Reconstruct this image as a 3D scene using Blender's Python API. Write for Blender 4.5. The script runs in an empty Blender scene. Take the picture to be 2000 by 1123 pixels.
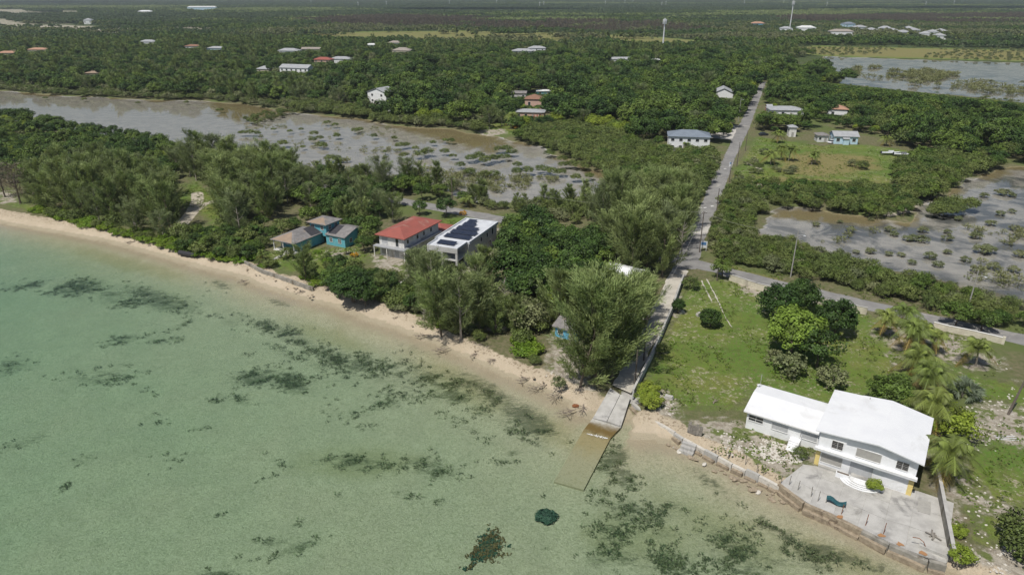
import bpy, math, random
import numpy as np
from mathutils import Matrix, Vector
random.seed(7); RNG = np.random.default_rng(7)
R = math.radians
SC = bpy.context.scene
COL = SC.collection

# ------------------------------------------------------------------ camera, sky, sun, exposure
FPX = 1350.0; PITCH = math.atan((561.5 + 15) / FPX); CAMH = 60.0
cam_d = bpy.data.cameras.new('camera'); cam = bpy.data.objects.new('camera', cam_d); COL.objects.link(cam)
cam.location = (0, 0, CAMH); cam.rotation_euler = (math.pi / 2 - PITCH, 0, 0)
cam_d.sensor_width = 36; cam_d.lens = 36 * FPX / 2000; cam_d.clip_start = 1; cam_d.clip_end = 30000
SC.camera = cam
SUN_EL = R(60); SUN_H = Vector((-.62, -.78, 0)).normalized()
world = bpy.data.worlds.new('World'); SC.world = world; world.use_nodes = True
wn = world.node_tree.nodes; wl = world.node_tree.links
sky = wn.new('ShaderNodeTexSky'); sky.sky_type = 'NISHITA'; sky.sun_disc = False
sky.sun_elevation = SUN_EL; sky.sun_rotation = math.atan2(SUN_H.x, SUN_H.y) % (2 * math.pi)
sky.air_density = 1.0; sky.dust_density = 1.5; sky.ozone_density = 1.0
wl.new(sky.outputs[0], wn['Background'].inputs[0]); wn['Background'].inputs[1].default_value = 0.07
sun_d = bpy.data.lights.new('sun', 'SUN'); sun_d.energy = 4.1; sun_d.angle = R(0.53); sun_d.color = (1, .955, .88)
sun = bpy.data.objects.new('sun', sun_d); COL.objects.link(sun)
sdir = Vector((SUN_H.x * math.cos(SUN_EL), SUN_H.y * math.cos(SUN_EL), math.sin(SUN_EL)))
sun.rotation_euler = sdir.to_track_quat('Z', 'Y').to_euler(); sun.location = (0, 0, 200)
SC.view_settings.view_transform = 'Standard'; SC.view_settings.look = 'None'
SC.view_settings.exposure = 0.0; SC.view_settings.gamma = 1.0; SC.view_settings.use_curve_mapping = False
HAZE = 0.00009
SC.render.engine = 'CYCLES'
SC.cycles.use_denoising = True; SC.cycles.use_adaptive_sampling = True; SC.cycles.adaptive_threshold = .02; SC.cycles.max_bounces = 6; SC.cycles.diffuse_bounces = 2; SC.cycles.glossy_bounces = 2
SC.cycles.transparent_max_bounces = 8; SC.cycles.volume_bounces = 0; SC.cycles.caustics_reflective = False; SC.cycles.caustics_refractive = False

# ------------------------------------------------------------------ survey: photo pixel -> point on the ground
L = 1.2                                                            # level of the land above the sea
cP, sP = math.cos(PITCH), math.sin(PITCH)
def g(px, py, z=L):
    dx = (px - 1000) / FPX; dy = -(py - 561.5) / FPX
    d = (dx, cP + dy * sP, -sP + dy * cP); t = (CAMH - z) / -d[2]
    return Vector((t * d[0], t * d[1], z))
def gp(pts, z=L): return np.array([g(a, b, z)[:2] for a, b in pts])
def to_px(x, y, z):
    fy = np.maximum(y * cP - (z - CAMH) * sP, 1.0); uy = y * sP + (z - CAMH) * cP
    return 1000 + FPX * x / fy, 561.5 - FPX * uy / fy
def inside(P, poly):
    x, y = P[:, 0], P[:, 1]; r = np.zeros(len(P), bool); n = len(poly)
    for i in range(n):
        x1, y1 = poly[i]; x2, y2 = poly[(i + 1) % n]
        if y1 == y2: continue
        c = ((y1 > y) != (y2 > y)) & (x < (x2 - x1) * (y - y1) / (y2 - y1) + x1); r ^= c
    return r
def seg_dist(P, A, B):
    d = np.array(B) - A; l2 = max(float(d @ d), 1e-9)
    t = np.clip(((P - A) @ d) / l2, 0, 1); return np.hypot(*(P - (A + t[:, None] * d)).T)
def line_dist(P, pts):
    r = np.full(len(P), 1e9)
    for i in range(len(pts) - 1): r = np.minimum(r, seg_dist(P, np.array(pts[i]), pts[i + 1]))
    return r
def sdf(P, poly, reach=30.0):                                      # signed distance, positive inside
    poly = np.asarray(poly); lo = poly.min(0) - reach; hi = poly.max(0) + reach
    out = np.full(len(P), -reach); k = np.all((P > lo) & (P < hi), 1)
    if k.any():
        Q = P[k]; d = line_dist(Q, list(poly) + [poly[0]]); out[k] = np.where(inside(Q, poly), d, -d)
    return out
def vnoise(P, scale, seed=0):                                      # cheap smooth value noise for layout
    q = P / scale; i = np.floor(q).astype(int); f = q - i; f = f * f * (3 - 2 * f)
    def h(a, b): return (np.sin(a * 127.1 + b * 311.7 + seed * 74.7) * 43758.5453) % 1.0
    a = h(i[:, 0], i[:, 1]); b = h(i[:, 0] + 1, i[:, 1]); c = h(i[:, 0], i[:, 1] + 1); d = h(i[:, 0] + 1, i[:, 1] + 1)
    return (a * (1 - f[:, 0]) + b * f[:, 0]) * (1 - f[:, 1]) + (c * (1 - f[:, 0]) + d * f[:, 0]) * f[:, 1]

# ------------------------------------------------------------------ materials
def newmat(name):
    m = bpy.data.materials.new(name); m.use_nodes = True
    n = m.node_tree.nodes; l = m.node_tree.links; b = n['Principled BSDF']
    return m, n, l, b
def N(n, typ, **kw):
    x = n.new(typ)
    for k, v in kw.items():
        if hasattr(x, k): setattr(x, k, v)
        else: x.inputs[k].default_value = v
    return x
def c4(c): return (c[0], c[1], c[2], 1)
def mixc(n, l, fac, a, b, mode='MIX'):
    m = n.new('ShaderNodeMix'); m.data_type = 'RGBA'; m.blend_type = mode
    for s, v in ((m.inputs[0], fac), (m.inputs[6], a), (m.inputs[7], b)):
        if isinstance(v, (int, float)): s.default_value = v
        elif isinstance(v, (tuple, list)): s.default_value = c4(v)
        else: l.new(v, s)
    return m.outputs[2]
def math_(n, l, op, a, b=0.0, c=None):
    m = n.new('ShaderNodeMath'); m.operation = op
    for i, v in enumerate((a, b) if c is None else (a, b, c)):
        if isinstance(v, (int, float)): m.inputs[i].default_value = v
        else: l.new(v, m.inputs[i])
    return m.outputs[0]
def smooth(n, l, v, lo, hi):
    m = n.new('ShaderNodeMapRange'); m.interpolation_type = 'SMOOTHSTEP'
    l.new(v, m.inputs[0]); m.inputs[1].default_value = lo; m.inputs[2].default_value = hi; return m.outputs[0]
def noise(n, l, vec, scale, detail=4, rough=.55, dist=0.0):
    x = N(n, 'ShaderNodeTexNoise', Scale=scale, Detail=detail, Roughness=rough, Distortion=dist); l.new(vec, x.inputs['Vector']); return x.outputs[0]
def surf(name, c1, c2=None, scale=1.5, rough=.85, bump=0.0, bscale=None, metallic=0.0, spec=.3, c3=None, stretch=None):
    """painted / mineral surface: two tones broken by noise, a third as blotches of wear, fine relief"""
    m, n, l, b = newmat(name); tc = N(n, 'ShaderNodeTexCoord'); vec = tc.outputs['Object']
    if stretch:
        mp = N(n, 'ShaderNodeMapping'); mp.inputs['Scale'].default_value = stretch; l.new(vec, mp.inputs[0]); vec = mp.outputs[0]
    col = None
    if c2 is None: c2 = tuple(x * .82 for x in c1)
    f = smooth(n, l, noise(n, l, vec, scale, 5, .6), .35, .68); col = mixc(n, l, f, c1, c2)
    if c3:
        f3 = smooth(n, l, noise(n, l, vec, scale * .45, 6, .65, .6), .56, .68); col = mixc(n, l, f3, col, c3)
    l.new(col, b.inputs['Base Color']); b.inputs['Roughness'].default_value = rough; b.inputs['Metallic'].default_value = metallic
    b.inputs['Specular IOR Level'].default_value = spec
    if bump:
        bp = N(n, 'ShaderNodeBump', Strength=bump, Distance=.05); l.new(noise(n, l, vec, bscale or scale * 6, 4), bp.inputs['Height']); l.new(bp.outputs[0], b.inputs['Normal'])
    return m
def leafmat(name, c1, c2, trans=.25, tone=.55):
    m, n, l, b = newmat(name); oi = N(n, 'ShaderNodeObjectInfo'); at = N(n, 'ShaderNodeAttribute', attribute_name='tone')
    col = mixc(n, l, oi.outputs['Random'], c1, c2)
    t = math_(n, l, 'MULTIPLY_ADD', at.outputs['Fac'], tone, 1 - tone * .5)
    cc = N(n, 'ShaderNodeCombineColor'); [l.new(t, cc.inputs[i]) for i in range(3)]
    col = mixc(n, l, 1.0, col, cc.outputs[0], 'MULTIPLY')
    l.new(col, b.inputs['Base Color']); b.inputs['Roughness'].default_value = .55; b.inputs['Specular IOR Level'].default_value = .25
    tr = N(n, 'ShaderNodeBsdfTranslucent'); l.new(mixc(n, l, 1.0, col, (1.0, 1.0, .55), 'MULTIPLY'), tr.inputs[0])
    mx = N(n, 'ShaderNodeMixShader'); mx.inputs[0].default_value = trans
    l.new(b.outputs[0], mx.inputs[1]); l.new(tr.outputs[0], mx.inputs[2]); l.new(mx.outputs[0], n['Material Output'].inputs[0])
    return m
M = {}
M['casuarina'] = leafmat('casuarina_needles', (.175, .23, .082), (.245, .295, .115), .26, 1.2)
M['casuarina_grey'] = leafmat('casuarina_needles_grey', (.195, .235, .115), (.18, .22, .092), .26, 1.2)
M['broad'] = leafmat('broad_leaves', (.056, .105, .02), (.115, .165, .03), .14, 1.3)
M['broad_bright'] = leafmat('fresh_green_leaves', (.15, .235, .034), (.17, .25, .04), .2, 1.1)
M['broad_dark'] = leafmat('dark_leaves', (.036, .074, .016), (.062, .106, .022), .13, 1.3)
M['broad_light'] = leafmat('yellow_green_leaves', (.19, .26, .03), (.23, .285, .04), .2, .9)
M['mangrove'] = leafmat('mangrove_leaves', (.088, .125, .032), (.14, .172, .048), .15, 1.2)
M['dull'] = leafmat('dull_scrub_leaves', (.13, .155, .068), (.19, .205, .098), .18, 1.1)
M['vine'] = leafmat('creeper_leaves', (.14, .24, .025), (.19, .27, .03), .35, .8)
M['palm'] = leafmat('palm_fronds', (.125, .175, .04), (.19, .23, .055), .2, 1.0)
M['palm_old'] = leafmat('old_palm_fronds', (.30, .255, .055), (.26, .19, .055), .3, .6)
M['fanpalm'] = leafmat('silver_fan_leaves', (.19, .235, .16), (.22, .25, .18), .25, .6)
M['flower'] = leafmat('yellow_flowers', (.55, .32, .03), (.5, .25, .03), .2, .5)
M['brown_needles'] = leafmat('dry_twigs', (.17, .135, .10), (.2, .165, .13), .15, .6)
M['burnt'] = leafmat('burnt_pines', (.125, .105, .08), (.165, .14, .10), .15, .6)
M['pine'] = leafmat('pine_needles', (.06, .098, .04), (.09, .125, .05), .18, .7)
M['grass_blade'] = leafmat('grass_blades', (.15, .205, .045), (.19, .225, .07), .3, .7)
M['sedge'] = leafmat('marsh_sedge', (.22, .24, .10), (.25, .255, .13), .3, .6)
M['bark'] = surf('bark', (.16, .13, .10), (.10, .08, .06), 3, .9, .4)
M['dead_wood'] = surf('bleached_wood', (.42, .38, .33), (.28, .24, .2), 4, .9, .3)
M['drift'] = surf('driftwood', (.30, .255, .21), (.2, .165, .135), 4, .9, .3)
M['palm_bark'] = surf('palm_bark', (.3, .27, .23), (.2, .17, .14), 6, .9, .3)
M['white'] = surf('white_paint', (.80, .81, .82), (.72, .73, .74), .7, .55, .05, c3=(.66, .665, .66))
M['white_roof'] = surf('white_roof_coating', (.74, .75, .76), (.69, .70, .72), .35, .5, .03, c3=(.64, .645, .65))
M['white_dirty'] = surf('weathered_white_paint', (.74, .73, .70), (.6, .59, .56), 1.0, .7, .1, c3=(.42, .40, .36))
M['trim'] = surf('trim_white', (.78, .78, .77), (.7, .7, .69), 2, .5)
M['yellow'] = surf('yellow_block_paint', (.72, .58, .22), (.65, .52, .22), 2, .6, .1)
M['shutter'] = surf('ribbed_shutter_grey', (.38, .37, .34), (.33, .32, .30), 2, .5, .05)
M['shutter_light'] = surf('shutter_light_grey', (.45, .46, .47), (.40, .41, .42), 2, .45, .05)
M['glass'] = surf('dark_window_glass', (.03, .035, .04), (.05, .055, .06), 1, .12, 0, spec=.6)
M['concrete'] = surf('old_concrete', (.46, .45, .42), (.36, .35, .325), .8, .9, .25, 9, c3=(.27, .26, .24))
M['concrete_light'] = surf('pale_concrete', (.47, .46, .435), (.365, .355, .335), .55, .9, .25, 8, c3=(.25, .245, .235))
M['concrete_dark'] = surf('stained_concrete', (.33, .31, .27), (.2, .19, .165), .9, .9, .3, 8, c3=(.14, .12, .09))
M['wall_cream'] = surf('cream_render', (.62, .58, .47), (.5, .46, .37), .8, .85, .15, c3=(.38, .35, .28))
M['wall_grey'] = surf('grey_block_render', (.5, .5, .49), (.4, .4, .39), .8, .9, .15, c3=(.3, .3, .29))
M['teal'] = surf('turquoise_paint', (.12, .40, .47), (.14, .355, .42), 1.2, .6, .05, c3=(.2, .45, .48))
M['blue_paint'] = surf('sky_blue_paint', (.12, .40, .60), (.14, .36, .52), 1.2, .6)
M['shingle'] = surf('grey_shingles', (.24, .228, .22), (.17, .163, .16), 1.2, .9, .3, 12, c3=(.28, .23, .19))
M['shingle_brown'] = surf('faded_brown_shingles', (.32, .24, .175), (.26, .2, .15), 1.0, .9, .3, 12, c3=(.25, .22, .2))
M['tar'] = surf('roof_shade_dark', (.055, .055, .062), (.04, .04, .045), 1.5, .85, .1)  # dark tone for shade painted onto the turquoise house roofs
M['red_roof'] = surf('red_roof_sheet', (.33, .10, .078), (.28, .092, .072), .6, .65, .1, c3=(.34, .19, .15))
M['orange_roof'] = surf('orange_tile_roof', (.42, .25, .17), (.35, .205, .14), .8, .8, .2)
M['brown_roof'] = surf('brown_shingle_roof', (.26, .145, .10), (.22, .125, .085), .8, .85, .2)
M['grey_roof'] = surf('grey_roof_sheet', (.36, .37, .38), (.30, .31, .325), .6, .7, .1)
M['slate_roof'] = surf('blue_grey_roof', (.20, .235, .28), (.17, .2, .24), .6, .6, .1)
M['taupe_roof'] = surf('taupe_shingle_roof', (.32, .285, .25), (.27, .24, .21), .6, .85, .2)
M['pale_roof'] = surf('pale_roof', (.66, .67, .66), (.56, .57, .57), .6, .7)
M['pink'] = surf('pink_render', (.62, .42, .34), (.55, .38, .31), 1, .8)
M['cream'] = surf('cream_paint', (.66, .60, .46), (.58, .52, .4), 1, .8)
M['ltblue'] = surf('pale_blue_paint', (.50, .66, .76), (.44, .59, .69), 1, .7)
M['redpaint'] = surf('red_paint', (.45, .07, .05), (.38, .06, .045), 1, .6)
M['roofdeck'] = surf('grey_white_roof_membrane', (.60, .62, .65), (.50, .52, .55), .6, .7, .05, c3=(.42, .43, .45))
M['panel'] = surf('solar_cells', (.018, .024, .045), (.03, .036, .06), 1, .25, 0, spec=.5)
M['alu'] = surf('aluminium', (.55, .56, .58), None, 2, .4, metallic=.6)
M['steel'] = surf('galvanised_steel', (.5, .5, .5), (.4, .4, .4), 3, .5)
M['rust'] = surf('rust', (.26, .10, .04), (.16, .07, .035), 5, .9, .2)
M['ruststain'] = surf('rust_stain', (.38, .20, .09), (.33, .19, .10), 5, .9)
M['wood_pole'] = surf('weathered_pole', (.15, .125, .105), (.10, .085, .07), 3, .9, .2)
M['pole_grey'] = surf('grey_pole', (.36, .35, .33), (.3, .29, .27), 3, .8)
M['plank'] = surf('grey_planks', (.27, .25, .22), (.18, .165, .145), 3, .9, .2)
M['asphalt'] = surf('worn_asphalt', (.25, .245, .235), (.195, .19, .185), .35, .9, .2, 9, c3=(.34, .325, .30))
M['lane'] = surf('sandy_lane', (.50, .47, .41), (.40, .375, .325), .4, .95, .2, 6, c3=(.32, .29, .24))
M['patch'] = surf('pale_road_patch', (.5, .48, .44), (.44, .42, .39), .8, .9, .1)
M['paint'] = surf('road_paint', (.7, .7, .68), None, 2, .7)
M['stone'] = surf('limestone', (.60, .57, .51), (.48, .45, .40), 2, .95, .3, c3=(.36, .33, .28))
M['stone_wet'] = surf('stained_limestone', (.36, .30, .22), (.24, .195, .14), 2, .9, .3, c3=(.16, .125, .09))
m, n, l, b = newmat('ramp_algae'); M['ramp_algae'] = m                 # algae grow in zones with depth
ge = N(n, 'ShaderNodeNewGeometry'); sz_ = N(n, 'ShaderNodeSeparateXYZ'); l.new(ge.outputs['Position'], sz_.inputs[0]); na = noise(n, l, ge.outputs['Position'], .7, 6, .7); nb_ = noise(n, l, ge.outputs['Position'], 2.5, 5, .7)
zh = math_(n, l, 'ADD', sz_.outputs[2], math_(n, l, 'MULTIPLY', math_(n, l, 'SUBTRACT', na, .5), .3))
cc_ = mixc(n, l, smooth(n, l, zh, -.36, -.12), (.32, .295, .195), (.30, .255, .135)); cc_ = mixc(n, l, smooth(n, l, zh, -.10, .05), cc_, (.13, .085, .022)); cc_ = mixc(n, l, smooth(n, l, zh, .12, .34), cc_, (.44, .43, .39)); cc_ = mixc(n, l, math_(n, l, 'MULTIPLY', smooth(n, l, nb_, .5, .66), .4), cc_, (.16, .14, .06))
l.new(cc_, b.inputs['Base Color']); b.inputs['Roughness'].default_value = .7
M['foam'] = surf('foam', (.85, .86, .85), None, 3, .8)
M['black_rubber'] = surf('black_rubber', (.025, .025, .03), (.04, .04, .045), 3, .6)
M['tarp'] = surf('blue_green_tarpaulin', (.02, .075, .09), (.035, .11, .125), 2, .6)
M['carwhite'] = surf('white_car_paint', (.75, .75, .76), None, 1, .25, spec=.5)
M['cargrey'] = surf('grey_car_paint', (.2, .21, .22), None, 1, .25, spec=.5)
M['cardark'] = surf('dark_car_paint', (.03, .035, .045), None, 1, .25, spec=.5)
M['tyre'] = surf('tyre_rubber', (.02, .02, .02), None, 3, .8)
M['boat'] = surf('boat_gelcoat', (.68, .7, .72), (.58, .6, .62), 1, .4)
M['signwhite'] = surf('sign_white', (.72, .74, .76), None, 2, .5)
M['signblue'] = surf('sign_blue', (.1, .22, .42), None, 2, .5)
M['coral'] = leafmat('dark_weed', (.03, .08, .055), (.045, .095, .06), .1, 1.0)
M['brownweed'] = leafmat('brown_weed', (.12, .09, .035), (.15, .115, .05), .1, .9)
M['seagrass'] = leafmat('seagrass', (.10, .135, .068), (.155, .18, .085), .2, 1.2)

# ------------------------------------------------------------------ mesh helpers
def tag(o, label=None, cat=None, group=None, kind=None):
    if label: o['label'] = label
    if cat: o['category'] = cat
    if group: o['group'] = group
    if kind: o['kind'] = kind
    return o
def empty(name, loc=(0, 0, 0), rz=0.0, label=None, cat=None, group=None):
    o = bpy.data.objects.new(name, None); COL.objects.link(o); o.location = loc; o.rotation_euler = (0, 0, rz)
    o.empty_display_size = .5
    return tag(o, label, cat, group)
class MB:
    def __init__(s): s.v = []; s.f = []
    def add(s, vs, fs):
        k = len(s.v); s.v += [tuple(p) for p in vs]; s.f += [tuple(i + k for i in f) for f in fs]; return s
    def box(s, x0, x1, y0, y1, z0, z1):
        return s.add([(x0,y0,z0),(x1,y0,z0),(x1,y1,z0),(x0,y1,z0),(x0,y0,z1),(x1,y0,z1),(x1,y1,z1),(x0,y1,z1)],
                     [(3,2,1,0),(4,5,6,7),(0,1,5,4),(1,2,6,5),(2,3,7,6),(3,0,4,7)])
    def prism(s, pts, z0, z1):                                      # vertical prism over a ccw outline
        n = len(pts); top = z1 if isinstance(z1, (list, tuple)) else [z1] * n
        return s.add([(p[0], p[1], z0) for p in pts] + [(p[0], p[1], top[i]) for i, p in enumerate(pts)],
                     [tuple(range(n - 1, -1, -1)), tuple(range(n, 2 * n))] + [(i, (i + 1) % n, n + (i + 1) % n, n + i) for i in range(n)])
    def tube(s, pts, rad, k=6):
        pts = [Vector(p) for p in pts]; rad = rad if isinstance(rad, (list, tuple)) else [rad] * len(pts); rings = []
        for i, p in enumerate(pts):
            d = (pts[min(i + 1, len(pts) - 1)] - pts[max(i - 1, 0)]).normalized()
            a = d.orthogonal().normalized() if i == 0 else (a - d * a.dot(d)).normalized(); b = d.cross(a)
            rings.append([p + (a * math.cos(t) + b * math.sin(t)) * rad[i] for t in [2 * math.pi * j / k for j in range(k)]])
        vs = [q for r_ in rings for q in r_]; fs = []
        for i in range(len(pts) - 1):
            for j in range(k): fs.append((i*k+j, i*k+(j+1) % k, (i+1)*k+(j+1) % k, (i+1)*k+j))
        fs += [tuple(range(k - 1, -1, -1)), tuple((len(pts) - 1) * k + j for j in range(k))]
        return s.add(vs, fs)
    def slab(s, top, th):                                           # sloped sheet given by its top outline, with thickness
        n = len(top); bot = [(p[0], p[1], p[2] - th) for p in top]
        return s.add(list(top) + bot, [tuple(range(n)), tuple(range(2 * n - 1, n - 1, -1))] + [((i + 1) % n, i, n + i, n + (i + 1) % n) for i in range(n)])
    def build(s, name, mat, parent=None, smooth=False, loc=None, rz=None):
        me = bpy.data.meshes.new(name); me.from_pydata(s.v, [], s.f); me.update()
        me.materials.append(M[mat] if isinstance(mat, str) else mat)
        if smooth: me.shade_smooth()
        return link(name, me, parent, loc, rz)
def link(name, me, parent=None, loc=None, rz=None):
    o = bpy.data.objects.new(name, me); COL.objects.link(o)
    if parent is not None: o.parent = parent
    if loc is not None: o.location = loc
    if rz is not None: o.rotation_euler = (0, 0, rz)
    return o
def polymesh(name, V, k, mat, tone=None):                            # V: (n*k,3) loose k-gons
    V = np.asarray(V, np.float32).reshape(-1, 3); n = len(V) // k
    me = bpy.data.meshes.new(name); me.vertices.add(len(V)); me.vertices.foreach_set('co', V.ravel())
    me.loops.add(n * k); me.loops.foreach_set('vertex_index', np.arange(n * k, dtype=np.int32))
    me.polygons.add(n); me.polygons.foreach_set('loop_start', np.arange(n, dtype=np.int32) * k)
    if tone is not None:
        a = me.attributes.new('tone', 'FLOAT', 'POINT'); a.data.foreach_set('value', np.repeat(np.asarray(tone, np.float32), k))
    me.update(calc_edges=True); me.validate(); me.materials.append(M[mat] if isinstance(mat, str) else mat); return me

# ------------------------------------------------------------------ shoreline and terrain
WATERLINE_PX = [(0,438),(100,455),(200,473),(300,500),(375,522),(475,547),(500,560),(600,591),(655,604),(710,627),(765,644),(834,668),(875,688),(930,710),(985,737),(1040,758),(1109,792),(1140,822),(1192,854),(1271,863),(1320,872),(1374,888),(1420,908),(1450,928),(1530,972),(1600,1006),(1700,1054),(1800,1094),(1900,1135),(2000,1172)]
wline = [tuple(p) for p in gp(WATERLINE_PX, 0)]
wl0 = Vector(wline[0]); wline = [(wl0.x - 1400, wl0.y + 700), (wl0.x - 350, wl0.y + 190)] + wline
e_ = Vector(wline[-1]); wline = wline + [(e_.x + 60, e_.y - 46), (e_.x + 700, e_.y - 520)]
LANDPOLY = np.array(wline + [(9000, -500), (9000, 20000), (-9000, 20000), (-9000, wl0.y + 800)])
LAGOON = gp([(-120,172),(0,177),(100,186),(200,191),(300,196),(400,197),(470,203),(530,213),(600,222),(700,232),(740,241),(820,249),(900,253),(940,264),(1000,274),(1060,287),(1100,306),(1150,327),(1205,347),(1260,362),(1320,368),(1300,390),(1240,392),(1180,386),(1120,390),(1040,402),(960,402),(900,384),(860,368),(780,360),(700,354),(600,342),(520,330),(465,318),(400,308),(330,296),(250,282),(150,262),(80,246),(0,234),(-120,212)], .6)
MARSH = gp([(1492,424),(1530,407),(1600,412),(1690,424),(1760,430),(1800,408),(1850,372),(1890,352),(1950,328),(2040,322),(2200,340),(2400,600),(2150,640),(2000,600),(1900,578),(1800,553),(1700,526),(1620,502),(1560,484),(1480,468),(1455,450)], .6)
LAKE = gp([(1602,111),(1700,114),(1800,118),(1900,121),(2000,124),(2300,132),(2300,228),(2000,203),(1940,195),(1850,187),(1780,181),(1700,172),(1640,164),(1608,148)], .6)
BAY = gp([(1250,352),(1300,356),(1320,372),(1290,384),(1225,372)], .6)
xs = np.concatenate([np.arange(-170, 121, 1.0), np.arange(-350, -170, 2.2), np.arange(122, 380, 2.2)]); xs.sort()
def grow(a, end, k=1.09, s0=2.5):
    o = []; s = s0
    while abs(a) < abs(end): a += math.copysign(s, end); s *= k; o.append(a)
    return o
xs = np.concatenate([np.array(grow(-350, -8000))[::-1], xs, grow(380, 8000)])
ys = np.concatenate([np.array([-1500, -700, -300, -100, 0, 20, 35, 45, 50]), np.arange(54, 265, 1.0), np.arange(265, 520, 2.2), grow(520, 12000, 1.05, 3)])
GX, GY = np.meshgrid(xs, ys); GP = np.stack([GX.ravel(), GY.ravel()], 1)
sd_land = sdf(GP, LANDPOLY, 120); sd_land = np.where((sd_land <= -119) & inside(GP, LANDPOLY), 120, sd_land)
nb = vnoise(GP, 9, 1) * .6 + vnoise(GP, 3.5, 2) * .4
bw = np.interp(GP[:, 0], [-30, -8, 12, 17, 22, 28, 33], [5.2, 3.4, 3.2, 5.6, 4.5, 1.6, 1.0])
def sstep(x): x = np.clip(x, 0, 1); return x * x * (3 - 2 * x)
depth = np.interp(-sd_land, [0, 2, 5, 9, 16, 40, 90, 120], [0, .14, .38, .75, 1.05, 1.35, 1.6, 1.7]) * (.9 + .2 * nb)
GZ = np.where(sd_land > 0, L * sstep(sd_land / bw) ** .8, -depth)
sd_pond = np.maximum.reduce([sdf(GP, p, 60) for p in (LAGOON, MARSH, LAKE)])
pn = sd_pond + (vnoise(GP, 11, 3) - .5) * 5 + (vnoise(GP, 4, 4) - .5) * 2
POND_Z = .72
GZ = np.where(sd_land > 12, L - (L - .42) * sstep((pn + 1.5) / 5), GZ)
RAMP_SD = sdf(GP, gp([(1078,944),(1142,962),(1218,845),(1240,775),(1192,750),(1136,832)], 0), 20)
_py = to_px(GP[:, 0], GP[:, 1], 0.0)[1]
ramp_z = np.interp(_py, [757, 770, 820, 838, 857, 945], [1.2, 1.2, .30, .05, -.06, -.62]) - .32
GZ = np.where((RAMP_SD > -.8) & (GP[:, 1] > 60), np.minimum(GZ, ramp_z), GZ)
# ------------------------------------------------------------------ zone weights (0.5 = edge)
def zone(sd, soft=3.0): return np.clip(sd / (2 * soft) + .5, 0, 1)
def zpoly(pts, soft=3.0, z=L): return zone(sdf(GP, gp(pts, z), 40), soft)
def zline(pts, w, soft=1.2, z=L): return zone(w / 2 - line_dist(GP, [tuple(p) for p in gp(pts, z)]), soft)
sandw = np.where(sd_land < 40, zone(bw + .8 + (nb - .5) * 2.5 - sd_land, 1.6), 0)
LAWN_PX = [(1345,548),(1420,548),(1480,566),(1560,585),(1690,614),(1745,640),(1760,690),(1745,730),(1700,775),(1620,790),(1470,760),(1440,800),(1310,800),(1258,775),(1262,735),(1300,660)]
lawnw = zpoly(LAWN_PX, 2.5)
for p in ([(510,500),(560,480),(640,487),(690,480),(720,500),(690,525),(640,548),(560,528)], [(860,430),(880,425),(930,432),(925,445),(880,447),(858,445)],
          [(1440,330),(1480,268),(1600,285),(1690,283),(1800,298),(1770,330),(1740,360),(1600,352),(1500,356),(1430,362)],
          [(1880,880),(1960,870),(2050,900),(2050,985),(1980,985),(1900,940)], [(1850,720),(2000,760),(2000,790),(1900,760)],
          [(380,355),(430,395),(470,460),(420,440),(392,415),(340,395)], [(0,395),(60,412),(250,458),(250,448),(60,400)],
          [(930,243),(1000,240),(1100,235),(1110,250),(1000,262),(940,262)],
          [(600,64),(900,60),(1100,64),(1250,70),(1420,84),(1440,94),(1250,94),(1100,88),(900,84),(640,80),(600,74)], [(1480,95),(1600,90),(2100,100),(2200,126),(1900,118),(1610,110)]):
    lawnw = np.maximum(lawnw, zpoly(p, 2.5))
dryw = np.maximum.reduce([zpoly([(1530,310),(1580,298),(1700,305),(1720,330),(1600,345),(1520,335)], 6), zpoly([(1420,520),(1480,535),(1600,570),(1590,578),(1450,545)], 2),
    zpoly([(600,64),(900,60),(1100,64),(1250,70),(1420,84),(1440,94),(1250,94),(1100,88),(900,84),(640,80),(600,74)], 12) * .56, zpoly([(1480,345),(1720,355),(1720,365),(1480,362)], 3), zpoly([(1480,95),(1600,90),(2100,100),(2200,126),(1900,118),(1610,110)], 20) * .62])
PLOTGRASS = np.maximum.reduce([zpoly([(1880,880),(1960,865),(2080,900),(2080,995),(1980,990),(1900,945)], 3), zpoly([(1850,715),(2020,765),(2020,800),(1900,765)], 3), zpoly([(1790,660),(1830,690),(1830,760),(1790,730)], 3), zpoly([(1900,1000),(1990,1010),(2000,1060),(1920,1060)], 3)])
lawnw = np.maximum(lawnw, PLOTGRASS)
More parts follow.
